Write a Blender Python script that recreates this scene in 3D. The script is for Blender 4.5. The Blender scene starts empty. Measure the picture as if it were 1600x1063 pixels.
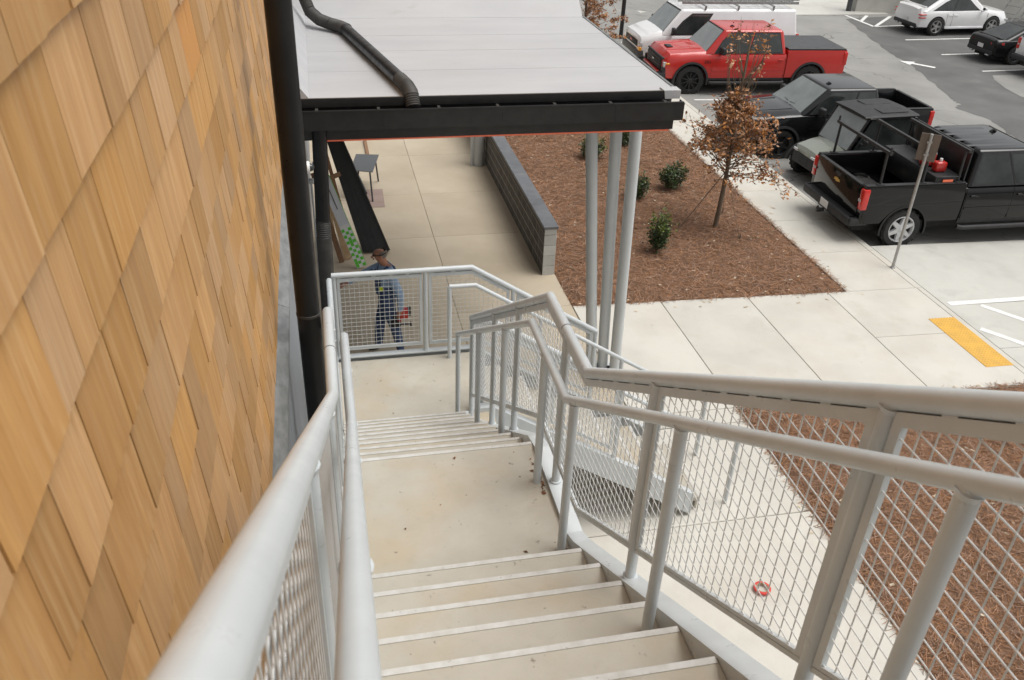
import bpy, bmesh, math, random
import numpy as np
from mathutils import Vector, Matrix
random.seed(7)
S = bpy.context.scene
COL = S.collection
PI = math.pi
rad = math.radians

# ------------------------------------------------------------------ camera, sky, sun, exposure
CAMZ = 7.013
cd = bpy.data.cameras.new('camera')
cam = bpy.data.objects.new('camera', cd)
COL.objects.link(cam)
cd.sensor_width = 36.0
cd.lens = 30.73
cd.clip_start = 0.02
cd.clip_end = 2000
cam.matrix_world = (Matrix.Translation((0, 0, CAMZ)) @ Matrix.Rotation(rad(-13.2036), 4, 'Z')
                    @ Matrix.Rotation(rad(58.3438), 4, 'X') @ Matrix.Rotation(rad(2.50456), 4, 'Z'))
cd.dof.use_dof = True
cd.dof.focus_distance = 9.0
cd.dof.aperture_fstop = 9.0
S.camera = cam

SUN_EL, SUN_AZ = 66.0, 105.0            # azimuth clockwise from +Y
w = bpy.data.worlds.new('World'); S.world = w; w.use_nodes = True
nt = w.node_tree; nt.nodes.clear()
sky = nt.nodes.new('ShaderNodeTexSky'); sky.sky_type = 'NISHITA'; sky.sun_disc = False
sky.sun_elevation = rad(SUN_EL); sky.sun_rotation = rad(SUN_AZ)
sky.air_density = 1.0; sky.dust_density = 4.0; sky.ozone_density = 1.0
hs = nt.nodes.new('ShaderNodeHueSaturation'); hs.inputs['Saturation'].default_value = 0.08   # overcast: a nearly white sky
bg = nt.nodes.new('ShaderNodeBackground'); bg.inputs['Strength'].default_value = 0.125
out = nt.nodes.new('ShaderNodeOutputWorld')
nt.links.new(sky.outputs[0], hs.inputs['Color']); nt.links.new(hs.outputs[0], bg.inputs['Color'])
nt.links.new(bg.outputs[0], out.inputs['Surface'])
sl = bpy.data.lights.new('sun', 'SUN'); sl.energy = 1.5; sl.angle = rad(40); sl.color = (1.0, 0.972, 0.925)
sun = bpy.data.objects.new('sun', sl); COL.objects.link(sun)
_a, _e = rad(SUN_AZ), rad(SUN_EL)
sd = Vector((math.sin(_a) * math.cos(_e), math.cos(_a) * math.cos(_e), math.sin(_e)))
sun.rotation_euler = sd.to_track_quat('Z', 'Y').to_euler()
S.view_settings.view_transform = 'Standard'; S.view_settings.look = 'None'
S.view_settings.gamma = 1.0; S.view_settings.use_curve_mapping = False
S.view_settings.exposure = 0.27

# ------------------------------------------------------------------ helpers
class MB:
    def __init__(s): s.v = []; s.f = []; s.m = []; s.cm = 0
    def add(s, vs, fs):
        b = len(s.v); s.v += [tuple(p) for p in vs]
        for f in fs: s.f.append(tuple(i + b for i in f)); s.m.append(s.cm)
        return s
    def hexa(s, p):                      # 8 points: bottom ring 0-3, top ring 4-7
        return s.add(p, [(3, 2, 1, 0), (4, 5, 6, 7), (0, 1, 5, 4), (1, 2, 6, 5), (2, 3, 7, 6), (3, 0, 4, 7)])
    def box(s, c, d, M=None):
        x, y, z = c; a, b, e = d[0] / 2, d[1] / 2, d[2] / 2
        p = [Vector((x + i * a, y + j * b, z + k * e)) for k in (-1, 1) for i, j in ((-1, -1), (1, -1), (1, 1), (-1, 1))]
        if M is not None: p = [M @ q for q in p]
        return s.hexa(p)
    def bx(s, x0, x1, y0, y1, z0, z1): return s.box(((x0 + x1) / 2, (y0 + y1) / 2, (z0 + z1) / 2), (abs(x1 - x0), abs(y1 - y0), abs(z1 - z0)))
    def bbox(s, c, d, bev=0.02, seg=2, M=None):   # bevelled box
        bm = bmesh.new(); bmesh.ops.create_cube(bm, size=1)
        bmesh.ops.scale(bm, vec=Vector(d), verts=bm.verts)
        bmesh.ops.bevel(bm, geom=list(bm.edges), offset=bev, segments=seg, affect='EDGES', profile=0.5)
        bmesh.ops.translate(bm, vec=Vector(c), verts=bm.verts)
        if M is not None: bmesh.ops.transform(bm, matrix=M, verts=bm.verts)
        return s.frombm(bm)
    def frombm(s, bm):
        bm.verts.ensure_lookup_table(); bm.verts.index_update()
        s.add([v.co.copy() for v in bm.verts], [[v.index for v in f.verts] for f in bm.faces]); bm.free(); return s
    def rings(s, R, cap=True, close=True):
        n = len(R[0]); b = len(s.v)
        for r in R: s.v += [tuple(p) for p in r]
        for i in range(len(R) - 1):
            for j in range(n if close else n - 1):
                k = (j + 1) % n
                s.f.append((b + i * n + j, b + i * n + k, b + (i + 1) * n + k, b + (i + 1) * n + j)); s.m.append(s.cm)
        if cap:
            s.f.append(tuple(b + j for j in range(n - 1, -1, -1))); s.m.append(s.cm)
            s.f.append(tuple(b + (len(R) - 1) * n + j for j in range(n))); s.m.append(s.cm)
        return s
    def tube(s, pts, r, n=10, cap=True):
        P = [Vector(p) for p in pts]; m = len(P)
        rs = r if isinstance(r, (list, tuple)) else [r] * m
        R = []; up = None
        for i in range(m):
            d0 = (P[i] - P[i - 1]).normalized() if i else None
            d1 = (P[i + 1] - P[i]).normalized() if i < m - 1 else None
            t = (d0 + d1).normalized() if d0 and d1 and (d0 + d1).length > 1e-6 else (d1 or d0)
            k = 1.0
            if d0 and d1: k = 1 / max(0.45, t.dot(d1))
            if up is None:
                up = Vector((0, 0, 1)) if abs(t.z) < 0.9 else Vector((1, 0, 0))
            a = t.cross(up).normalized(); c = a.cross(t).normalized(); up = c
            bend = None
            if d0 and d1 and k > 1.001:
                bend = (d1 - d0).normalized()
            ring = []
            for j in range(n):
                q = 2 * PI * (j + 0.5) / n
                o = a * (math.cos(q) * rs[i]) + c * (math.sin(q) * rs[i])
                if bend is not None: o = o + bend * (o.dot(bend) * (k - 1))
                ring.append(P[i] + o)
            R.append(ring)
        return s.rings(R, cap)
    def prism(s, poly, z0, z1, fz=None):   # polygon in xy
        n = len(poly); b = len(s.v)
        for z in (z0, z1): s.v += [(x, y, z + (fz(x) if fz else 0)) for x, y in poly]
        s.f.append(tuple(b + i for i in range(n - 1, -1, -1))); s.m.append(s.cm)
        s.f.append(tuple(b + n + i for i in range(n))); s.m.append(s.cm)
        for i in range(n):
            k = (i + 1) % n; s.f.append((b + i, b + k, b + n + k, b + n + i)); s.m.append(s.cm)
        return s
    def lathe(s, prof, n=24, axis='Y', c=(0, 0, 0), cap=True):   # prof: (radius, along axis)
        R = []
        for r, h in prof:
            ring = []
            for j in range(n):
                q = 2 * PI * j / n; a, b2 = math.cos(q) * r, math.sin(q) * r
                p = (a, h, b2) if axis == 'Y' else ((a, b2, h) if axis == 'Z' else (h, a, b2))
                ring.append((p[0] + c[0], p[1] + c[1], p[2] + c[2]))
            R.append(ring)
        return s.rings(R, cap=cap)
    def mesh(s, name):
        me = bpy.data.meshes.new(name); me.from_pydata(s.v, [], s.f); me.update(); return me
    def build(s, name, mats, parent=None, smooth=None, fix=True):
        me = s.mesh(name)
        if not isinstance(mats, (list, tuple)): mats = [mats]
        for m in mats: me.materials.append(m)
        if len(mats) > 1: me.polygons.foreach_set('material_index', s.m)
        if fix:
            bm = bmesh.new(); bm.from_mesh(me); bmesh.ops.recalc_face_normals(bm, faces=bm.faces); bm.to_mesh(me); bm.free()
        if smooth is not None:
            me.polygons.foreach_set('use_smooth', [True] * len(me.polygons)); me.set_sharp_from_angle(angle=rad(smooth))
        o = bpy.data.objects.new(name, me); COL.objects.link(o)
        if parent is not None: o.parent = parent
        return o

def tag(o, label=None, cat=None, group=None, kind=None):
    if label: o['label'] = label
    if cat: o['category'] = cat
    if group: o['group'] = group
    if kind: o['kind'] = kind
    return o
def empty(name, loc=(0, 0, 0), rz=0, sc=1):
    o = bpy.data.objects.new(name, None); COL.objects.link(o); o.location = loc; o.rotation_euler = (0, 0, rz); o.scale = (sc,) * 3
    o.empty_display_size = 0.2
    return o
def inst(me, name, parent, loc=(0, 0, 0), rot=(0, 0, 0), sc=(1, 1, 1)):
    o = bpy.data.objects.new(name, me); COL.objects.link(o); o.parent = parent
    o.location = loc; o.rotation_euler = rot; o.scale = sc
    return o
def evaluated(o):
    dg = bpy.context.evaluated_depsgraph_get(); dg.update()
    me = bpy.data.meshes.new_from_object(o.evaluated_get(dg)); return me
def cut(o, cutters):
    for c in cutters:
        m = o.modifiers.new('b', 'BOOLEAN'); m.operation = 'DIFFERENCE'; m.object = c; m.solver = 'EXACT'
    me = evaluated(o); o.modifiers.clear(); old = o.data; o.data = me
    bpy.data.meshes.remove(old)
def drop(*os_):
    for o in os_: bpy.data.objects.remove(o, do_unlink=True)

# ------------------------------------------------------------------ materials
def N(t, ty, **kw):
    n = t.nodes.new(ty)
    for k, v in kw.items(): setattr(n, k, v)
    return n
def mat(name, base, c2=None, rough=0.5, metal=0.0, scale=4.0, detail=6.0, lo=0.35, hi=0.65, bump=0.0, bscale=60.0, bdist=0.01,
        rnd=None, ramt=0.15, coat=0.0, spec=0.5, stretch=None, speck=None, speck_amt=0.5, speck_scale=30, speck_lo=0.62, rrough=0.0,
        emit=None, trans=0.0, sat=None, layers=(), crack=None):
    m = bpy.data.materials.new(name); m.use_nodes = True; t = m.node_tree; L = t.links.new
    p = t.nodes['Principled BSDF']
    p.inputs['Roughness'].default_value = rough; p.inputs['Metallic'].default_value = metal
    p.inputs['Specular IOR Level'].default_value = spec; p.inputs['Coat Weight'].default_value = coat
    p.inputs['Coat Roughness'].default_value = 0.04
    if trans: p.inputs['Transmission Weight'].default_value = trans
    tc = N(t, 'ShaderNodeTexCoord'); co = tc.outputs['Object']
    rv = None
    if rnd == 'object':
        rv = N(t, 'ShaderNodeObjectInfo').outputs['Random']
    elif rnd == 'island':
        rv = N(t, 'ShaderNodeNewGeometry').outputs['Random Per Island']
    if rv is not None and (c2 or stretch):
        ml = N(t, 'ShaderNodeMath', operation='MULTIPLY'); L(rv, ml.inputs[0]); ml.inputs[1].default_value = 37.0
        va = N(t, 'ShaderNodeVectorMath', operation='ADD'); L(co, va.inputs[0])
        cb = N(t, 'ShaderNodeCombineXYZ')
        for i in range(3): L(ml.outputs[0], cb.inputs[i])
        L(cb.outputs[0], va.inputs[1]); co = va.outputs[0]
    if stretch:
        mp = N(t, 'ShaderNodeMapping'); mp.inputs['Scale'].default_value = stretch; L(co, mp.inputs[0]); co = mp.outputs[0]
    col = None
    rgb = N(t, 'ShaderNodeRGB'); rgb.outputs[0].default_value = (*base, 1); col = rgb.outputs[0]
    def noise(sc, det=detail, ro=0.6):
        n = N(t, 'ShaderNodeTexNoise'); n.inputs['Scale'].default_value = sc; n.inputs['Detail'].default_value = det
        n.inputs['Roughness'].default_value = ro; L(co, n.inputs['Vector']); return n.outputs[0]
    def mixc(a, bcol, fac):
        mx = N(t, 'ShaderNodeMix', data_type='RGBA'); L(fac, mx.inputs[0]); L(a, mx.inputs[6])
        if isinstance(bcol, tuple): mx.inputs[7].default_value = (*bcol, 1)
        else: L(bcol, mx.inputs[7])
        return mx.outputs[2]
    def ramp(v, a, b, top=1.0):
        mr = N(t, 'ShaderNodeMapRange'); mr.clamp = True; L(v, mr.inputs[0])
        mr.inputs[1].default_value = a; mr.inputs[2].default_value = b; mr.inputs[4].default_value = top
        return mr.outputs[0]
    if c2: col = mixc(col, c2, ramp(noise(scale), lo, hi))
    for (c3, sc3, a3, b3, top3) in layers: col = mixc(col, c3, ramp(noise(sc3), a3, b3, top3))
    if speck: col = mixc(col, speck, ramp(noise(speck_scale, 3), speck_lo, speck_lo + 0.06, speck_amt))
    if crack:
        nz = N(t, 'ShaderNodeTexNoise'); nz.inputs['Scale'].default_value = crack[0] * 1.8; nz.inputs['Detail'].default_value = 5; L(co, nz.inputs['Vector'])
        vm = N(t, 'ShaderNodeVectorMath', operation='MULTIPLY_ADD'); L(nz.outputs['Color'], vm.inputs[0]); vm.inputs[1].default_value = (.9 / crack[0] * .6,) * 3; L(co, vm.inputs[2])
        vo = N(t, 'ShaderNodeTexVoronoi'); vo.feature = 'DISTANCE_TO_EDGE'; vo.inputs['Scale'].default_value = crack[0]; L(vm.outputs[0], vo.inputs['Vector'])
        mr = N(t, 'ShaderNodeMapRange'); mr.clamp = True; L(vo.outputs['Distance'], mr.inputs[0]); mr.inputs[1].default_value = 0; mr.inputs[2].default_value = crack[1]
        mr.inputs[3].default_value = 1; mr.inputs[4].default_value = 0
        mk = N(t, 'ShaderNodeMath', operation='MULTIPLY'); L(mr.outputs[0], mk.inputs[0]); L(ramp(noise(crack[0] * 1.3, 3), .45, .6, crack[3]), mk.inputs[1])
        col = mixc(col, crack[2], mk.outputs[0])
    if rv is not None and ramt:
        mr = N(t, 'ShaderNodeMapRange'); L(rv, mr.inputs[0]); mr.inputs[3].default_value = 1 - ramt; mr.inputs[4].default_value = 1 + ramt
        hsn = N(t, 'ShaderNodeHueSaturation'); L(col, hsn.inputs['Color']); L(mr.outputs[0], hsn.inputs['Value'])
        if sat:
            m2 = N(t, 'ShaderNodeMath', operation='FRACT'); m3 = N(t, 'ShaderNodeMath', operation='MULTIPLY'); m3.inputs[1].default_value = 13.7
            L(rv, m3.inputs[0]); L(m3.outputs[0], m2.inputs[0])
            mr2 = N(t, 'ShaderNodeMapRange'); L(m2.outputs[0], mr2.inputs[0]); mr2.inputs[3].default_value = 1 - sat; mr2.inputs[4].default_value = 1 + sat
            L(mr2.outputs[0], hsn.inputs['Saturation'])
        col = hsn.outputs[0]
    L(col, p.inputs['Base Color'])
    if rrough:
        mr = N(t, 'ShaderNodeMapRange'); L(noise(scale * 2.3), mr.inputs[0]); mr.inputs[1].default_value = .3; mr.inputs[2].default_value = .7
        mr.inputs[3].default_value = max(0, rough - rrough); mr.inputs[4].default_value = min(1, rough + rrough); L(mr.outputs[0], p.inputs['Roughness'])
    if bump:
        b = N(t, 'ShaderNodeBump'); b.inputs['Strength'].default_value = bump; b.inputs['Distance'].default_value = bdist
        L(noise(bscale, 8), b.inputs['Height']); L(b.outputs[0], p.inputs['Normal'])
    return m

M = {}
M['stair_conc'] = mat('stair_concrete', (.435, .40, .335), (.505, .47, .40), rough=.75, scale=2.2, bump=.12, bscale=120, bdist=.004,
                      speck=(.17, .145, .11), speck_amt=.75, speck_scale=16, speck_lo=.675, layers=(((.47, .35, .19), 1.3, .50, .74, .6), ((.36, .34, .31), 26, .58, .78, .45), ((.40, .36, .28), 4.5, .56, .74, .5)))
M['nosing'] = mat('nosing_paint', (.62, .615, .59), (.52, .505, .465), rough=.6, scale=14, speck=(.35, .33, .30), speck_amt=.6, speck_scale=40, speck_lo=.66)
M['rail'] = mat('galvanized_grey_paint', (.515, .545, .555), (.565, .595, .60), layers=(((.45, .45, .435), 3.0, .58, .76, .5), ((.40, .36, .30), 16, .69, .80, .4)), rough=.34, scale=5, bump=.03, bscale=50, bdist=.003, rrough=.08)
M['wire'] = mat('wire_grey', (.60, .61, .60), rough=.4)
M['slab'] = mat('sidewalk_concrete', (.53, .505, .45), (.60, .575, .515), rough=.8, scale=1.1, bump=.1, bscale=150, bdist=.003, rnd='object', ramt=.03,
                layers=(((.44, .41, .345), 2.0, .55, .78, .5), ((.42, .40, .35), 40, .56, .8, .4), ((.48, .42, .33), .7, .5, .75, .4)), speck=(.3, .26, .2), speck_amt=.7, speck_scale=9, speck_lo=.73)
M['walk'] = mat('walkway_concrete', (.46, .385, .285), (.53, .455, .345), rough=.75, scale=.8, bump=.1, bscale=120, bdist=.003, rnd='object', ramt=.03,
                layers=(((.40, .335, .24), .55, .5, .72, .6), ((.42, .37, .29), 22, .58, .8, .35)))
M['pad'] = mat('pad_concrete', (.50, .49, .45), (.57, .56, .515), rough=.8, scale=.9, bump=.1, bscale=150, bdist=.003, rnd='object', ramt=.02,
               layers=(((.41, .40, .36), 1.7, .53, .72, .6), ((.31, .30, .27), .9, .62, .76, .5)))
M['joint'] = mat('joint_dark', (.24, .225, .19), rough=.95)
M['asphalt'] = mat('old_asphalt', crack=(.42, .012, (.09, .088, .085), .9), base=(.235, .23, .215), c2=(.30, .293, .275), rough=.9, scale=.5, bump=.35, bscale=160, bdist=.006,
                   layers=(((.17, .167, .16), 1.6, .58, .75, .5), ((.34, .33, .31), 55, .58, .75, .4)), speck=(.10, .10, .10), speck_scale=2.2, speck_lo=.70, speck_amt=.35)
M['asphalt2'] = mat('new_asphalt', (.105, .103, .10), (.15, .147, .142), rough=.88, scale=.6, bump=.35, bscale=160, bdist=.006,
                    layers=(((.20, .195, .185), 1.2, .58, .78, .5), ((.21, .20, .19), 60, .6, .75, .35)), speck=(.42, .36, .20), speck_scale=2.4, speck_lo=.735, speck_amt=.5)
M['soil'] = mat('far_ground', (.2, .19, .16), (.27, .26, .22), rough=.95, scale=.3)
M['paint'] = mat('road_paint_white', (.80, .80, .78), (.70, .70, .67), rough=.7, scale=8, speck=(.45, .44, .42), speck_amt=.6, speck_scale=24, speck_lo=.64)
M['paint_old'] = mat('road_paint_worn', (.58, .57, .53), (.42, .41, .38), rough=.8, scale=7)
M['tactile'] = mat('tactile_yellow', (.72, .42, .075), (.62, .36, .075), rough=.7, scale=6)
M['mulch'] = mat('pine_straw', (.21, .105, .056), (.31, .175, .102), rough=.95, scale=9, lo=.3, hi=.7, bump=1.0, bscale=70, bdist=.03,
                 layers=(((.13, .062, .034), 3.2, .52, .72, .6), ((.30, .19, .12), 42, .56, .72, .55), ((.33, .24, .17), .8, .6, .8, .3)))
M['needle'] = mat('straw_needle', (.31, .175, .105), rough=.9, rnd='island', ramt=.55, sat=.25)
M['fleck'] = mat('pale_leaf', (.55, .46, .34), rough=.8, rnd='island', ramt=.3)
M['shingle'] = mat('cedar_shingle', (.545, .315, .13), (.42, .22, .078), rough=.62, scale=3.0, lo=.3, hi=.7, rnd='object', ramt=.17, sat=.09, stretch=(1, 2.6, .9),
                   bump=.25, bscale=14, bdist=.004, layers=(((.63, .42, .225), 4.0, .50, .72, .7), ((.36, .175, .06), 2.0, .54, .74, .65), ((.34, .19, .08), 22, .56, .72, .5)))
M['shingle_i'] = mat('cedar_shingle_far', (.545, .315, .13), (.42, .22, .078), rough=.62, scale=3.0, lo=.3, hi=.7, rnd='island', ramt=.17, sat=.09, stretch=(1, 2.6, .9),
                     bump=.25, bscale=14, bdist=.004, layers=(((.63, .42, .225), 4.0, .50, .72, .7), ((.36, .175, .06), 2.0, .54, .74, .65), ((.34, .19, .08), 22, .56, .72, .5)))
M['shingle_o'] = mat('cedar_shingle_orange', (.62, .29, .06), (.55, .23, .04), rough=.5, scale=3.0, stretch=(1, 2.6, .9), bump=.2, bscale=14, bdist=.004)  # warm glow on the wall, put into the colour of these shingles
M['felt'] = mat('wall_backing', (.10, .055, .025), rough=.9)
M['flash'] = mat('zinc_flashing', (.17, .18, .18), (.27, .28, .28), rough=.42, metal=.35, scale=9, bump=.1, bscale=12, bdist=.01, stretch=(1, 1, 6))
M['panel'] = mat('grey_wall_panel', (.27, .29, .31), (.30, .32, .34), rough=.55, scale=3)
M['black'] = mat('black_metal', (.012, .012, .013), (.02, .02, .02), rough=.38, scale=6, rrough=.1)
M['blackpipe'] = mat('black_pipe_metal', (.0095, .0095, .010), (.015, .015, .015), rough=.36, spec=.3, scale=4, rrough=.1)
M['dust'] = mat('dusty_black_metal', (.035, .033, .031), (.06, .056, .05), rough=.6, scale=8)
M['darkgrey'] = mat('dark_grey_metal', (.055, .057, .06), (.07, .072, .075), rough=.5, scale=5)
M['roof'] = mat('roof_membrane', (.43, .43, .44), (.475, .475, .48), rough=.55, scale=1.2, layers=(((.42, .40, .365), 1.0, .56, .8, .5), ((.33, .305, .26), 3.0, .64, .8, .5)), stretch=(.6, 1.8, 1))
M['edge'] = mat('tan_edge', (.45, .36, .24), rough=.7)
M['orange'] = mat('orange_trim_paint', (.95, .20, .10), rough=.4)
M['column'] = mat('column_grey', (.52, .545, .55), (.56, .585, .585), rough=.38, scale=3, rrough=.06)
M['block'] = mat('concrete_block_dark', (.085, .078, .07), (.125, .115, .103), rough=.9, scale=6, bump=.6, bscale=70, bdist=.006, rnd='object', ramt=.14)
M['block_end'] = mat('concrete_block_light', (.46, .46, .43), (.52, .52, .49), rough=.85, scale=5, bump=.3, bscale=90, bdist=.004, rnd='object', ramt=.1)
M['mortar'] = mat('mortar_grey', (.36, .335, .295), rough=.95, scale=8, c2=(.42, .39, .35))
M['cap'] = mat('cap_slate', (.105, .11, .12), (.15, .155, .165), rough=.5, scale=3, rnd='object', ramt=.12)
M['rubber'] = mat('rubber', (.016, .016, .016), (.03, .029, .028), rough=.85, scale=10)
M['glass'] = mat('dark_glass', (.022, .026, .026), (.055, .062, .06), rough=.05, spec=.6, scale=1.4)
M['glass_ws'] = mat('windshield_glass', (.13, .155, .148), (.20, .23, .22), rough=.04, spec=1.0, coat=1.0, scale=1.5)  # pale base colour stands in for sky reflected in the windshields
M['white_plastic'] = mat('white_plastic', (.75, .75, .74), rough=.35)
M['silver'] = mat('silver_wheel_paint', (.55, .56, .57), rough=.3, metal=.25, coat=.4)
M['chrome'] = mat('bright_metal', (.62, .63, .64), rough=.22, metal=.9)
M['alum'] = mat('dull_aluminium', (.45, .45, .44), (.36, .36, .35), rough=.42, metal=.6, scale=12)
M['plastic'] = mat('black_plastic', (.02, .02, .021), (.032, .032, .033), rough=.62, scale=9)
M['red_lens'] = mat('red_lens', (.60, .018, .012), rough=.12, coat=.6)
M['amber'] = mat('amber_lens', (.85, .33, .02), rough=.15, coat=.5)
M['clear'] = mat('clear_lens', (.55, .56, .57), rough=.12, coat=.8)
# ------------------------------------------------------------------ ground, pavements, parking lot
def fz(x): return -0.022 * min(10.0, max(0.0, x - 4.0))
def slab(x0, x1, y0, y1, m, parent, top=0.0, th=0.05, gap=0.005, dz=0.0, name='slab', bev=0.006):
    b = MB(); x0 += gap; x1 -= gap; y0 += gap; y1 -= gap
    def ring(i, z): return [(x, y, fz(x) + z) for x, y in ((x0 + i, y0 + i), (x1 - i, y0 + i), (x1 - i, y1 - i), (x0 + i, y1 - i))]
    b.rings([ring(0, top + dz - th), ring(0, top + dz - bev), ring(bev, top + dz)])
    return b.build(name, m, parent)
def sheet(name, poly, z, m, parent=None, th=0.02, n=1):
    b = MB(); b.prism(poly, z - th, z, fz); return b.build(name, m, parent)

g = MB(); g.bx(-500, 500, -500, 500, -1.2, -0.62)
tag(g.build('ground', M['soil']), kind='structure')

# walkway beside the building (tan concrete)
wk = MB(); wk.bx(-3.0, 3.80, -6, 34, -0.3, -0.022)
wk = tag(wk.build('walkway', M['joint']), kind='structure')
ys = [4.6, 6.6, 8.6, 10.3, 12.0, 14.9, 17.0, 19.3, 21.6, 24.0, 27.0, 30.0, 33.5]
xs = [-0.34, 1.9, 3.79]
for i in range(len(ys) - 1):
    for j in range(2 if ys[i] > 8 else 1): slab(xs[j], xs[j + 1] if ys[i] > 8 else 1.45, ys[i], ys[i + 1], M['walk'], wk, gap=.003, bev=.004)

# light sidewalk: cross walk, strip along the lot and path below the stairs
sw = MB()
sw.prism([(3.81, -6), (5.35, -6), (5.35, 8.9), (10.2, 8.9), (10.2, 9.0), (10.32, 9.0), (10.32, 40), (8.8, 40), (8.8, 11.97), (3.8, 11.97)], -0.35, -0.022, fz)
sw = tag(sw.build('sidewalk', M['joint']), kind='structure')
for a, b_ in ((3.8, 5.33), (5.33, 6.9), (6.9, 8.43), (8.43, 10.20)): slab(a, b_, 8.92, 10.45 if a > 8 else 11.97, M['slab'], sw)
slab(8.43, 10.20, 10.45, 11.97, M['slab'], sw)
slab(10.20, 10.32, 8.92, 11.97, M['slab'], sw, gap=.004)
for k, (a, b_) in enumerate(zip([11.97, 13.5, 15.0, 16.6, 18.2, 19.8, 21.4, 23, 24.6, 26.2, 27.8, 29.4, 31, 33, 35], [13.5, 15.0, 16.6, 18.2, 19.8, 21.4, 23, 24.6, 26.2, 27.8, 29.4, 31, 33, 35, 38])):
    slab(8.8, 10.18, a, b_, M['slab'], sw); slab(10.18, 10.32, a, b_, M['slab'], sw, gap=.003, name='kerb_stone')
for a, b_ in ((-5.5, -2.6), (-2.6, 0.6), (0.6, 3.7), (3.7, 6.82), (6.82, 8.92)):
    slab(1.45, 5.33, a, min(b_, 8.6), M['slab'], sw, dz=.003)
    if b_ > 8.6: slab(3.8, 5.33, 8.6, b_, M['slab'], sw)

# parking lot: old asphalt with a newer dark strip, accessible pad in concrete
pl = MB()
pl.prism([(10.32, 13.72), (14, 13.72), (14, 90), (10.32, 90)], -0.45, -0.10, fz)
pl.bx(14, 120, 13.72, 90, -0.55, -0.32)
pl.bx(14, 120, -60, 13.72, -0.55, -0.325)
pl.prism([(-20, 40.0), (10.32, 40.0), (10.32, 90), (-20, 90)], -0.45, -0.24)
pl = tag(pl.build('parking_lot', M['asphalt']), kind='structure')
pd = MB(); pd.prism([(10.32, -20), (14, -20), (14, 13.69), (10.32, 13.69)], -0.45, -0.03, fz); pd.bx(14, 15.6, -20, 13.69, -0.45, -.25)
pd = tag(pd.build('parking_pad', M['joint']), kind='structure')
for a, b_ in ((-4, -.5), (-.5, 3), (3, 6.4), (6.4, 9.9), (9.9, 13.69)):
    slab(10.32, 13.9, a, b_, M['pad'], pd, gap=.005); slab(13.9, 15.6, a, b_, M['pad'], pd, gap=.005)
random.seed(3)
edge = [(22.05, 34.79), (21.48, 32.67), (20.56, 29.38), (20.31, 27.57), (19.89, 25.94), (19.05, 23.45), (18.97, 22.86), (18.6, 22.6), (18.88, 21.55), (18.64, 20.42), (18.31, 19.23), (17.6, 16.5), (17.0, 13.3)]
fine = []
for (a, b_), (c, d) in zip(edge[:-1], edge[1:]):
    for k in range(6): fine.append((a + (c - a) * k / 6 + random.uniform(-.07, .07), b_ + (d - b_) * k / 6))
patch = MB()
pts = fine + [edge[-1], (46, 13.3), (46, 35.1), (24, 35.2)]
bm = bmesh.new(); vs = [bm.verts.new((x, y, -0.316)) for x, y in pts]; f_ = bm.faces.new(vs); bmesh.ops.triangulate(bm, faces=[f_]); patch.frombm(bm)
patch.build('asphalt_strip', M['asphalt2'], pl)
p2_ = MB(); q = [(22.4, 25.9), (22.1, 25.4), (21.75, 24.4), (21.6, 23.5), (21.9, 22.4), (23, 21.2), (46, 20), (46, 25.6)]
bm = bmesh.new(); vs = [bm.verts.new((x, y, -0.311)) for x, y in q]; f_ = bm.faces.new(vs); bmesh.ops.triangulate(bm, faces=[f_]); p2_.frombm(bm)
p2_.build('asphalt_strip', M['asphalt'], pl)
ap = MB(); ap.bx(19.9, 24.6, 35.6, 60, -0.33, -0.30); ap.build('concrete_apron', M['pad'], pl)

def line(p, q, w_=0.10, z=-0.307, m='paint', name='painted_line'):
    a, b_ = Vector((*p, 0)), Vector((*q, 0)); d = (b_ - a).normalized(); n = Vector((-d.y, d.x, 0)) * w_ / 2
    b = MB(); b.prism([tuple((a - n)[:2]), tuple((b_ - n)[:2]), tuple((b_ + n)[:2]), tuple((a + n)[:2])], z - .003, z, None)
    return b.build(name, M[m], pl)
def line_s(p, q, w_=0.10, off=-0.096, m='paint', name='painted_line', par=None):   # on the sloping strip next to the kerb
    a, b_ = Vector((*p, 0)), Vector((*q, 0)); d = (b_ - a).normalized(); n = Vector((-d.y, d.x, 0)) * w_ / 2
    b = MB(); b.prism([tuple((a - n)[:2]), tuple((b_ - n)[:2]), tuple((b_ + n)[:2]), tuple((a + n)[:2])], off - .003, off, fz)
    return b.build(name, M[m], par or pl)
for y in (30.99, 28.71, 26.42): line((22.4, y), (27.6, y + .2))
for y in (23.8, 21.4, 19.05, 16.55): line_s((10.75, y), (13.95, y))
line_s((10.8, 26.1), (13.95, 26.1)); line_s((10.8, 28.6), (13.95, 28.6)); line_s((10.8, 30.9), (13.95, 30.9))
line((22.43, 35.5), (22.45, 33.3), .14); line((22.45, 33.3), (26.4, 33.75), .12)
line((22.5, 34.35), (23.4, 35.4), .14); line((22.6, 33.4), (24.4, 35.2), .14)
def arrow(x, y, ang, L_, m, z=-0.306):
    c, s_ = math.cos(ang), math.sin(ang)
    poly = [(0, 0), (.55 * L_ * .8, .28), (.45, .10), (L_, .10), (L_, -.10), (.45, -.10), (.55 * L_ * .8, -.28)]
    poly = [(0, 0), (.48, .3), (.48, .095), (L_, .095), (L_, -.095), (.48, -.095), (.48, -.3)]
    b = MB(); bm = bmesh.new(); vs = [bm.verts.new((x + u * c - v * s_, y + u * s_ + v * c, z)) for u, v in poly]
    f_ = bm.faces.new(vs); bmesh.ops.triangulate(bm, faces=[f_]); b.frombm(bm); return b.build('painted_arrow', M[m], pl)
arrow(20.16, 27.95, rad(-51), 1.25, 'paint')
arrow(13.75, 36.4, rad(180), 1.3, 'paint_old', z=-.306)
line((10.9, 34.1), (13.2, 34.25), .12, m='paint_old', z=-.306)
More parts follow.
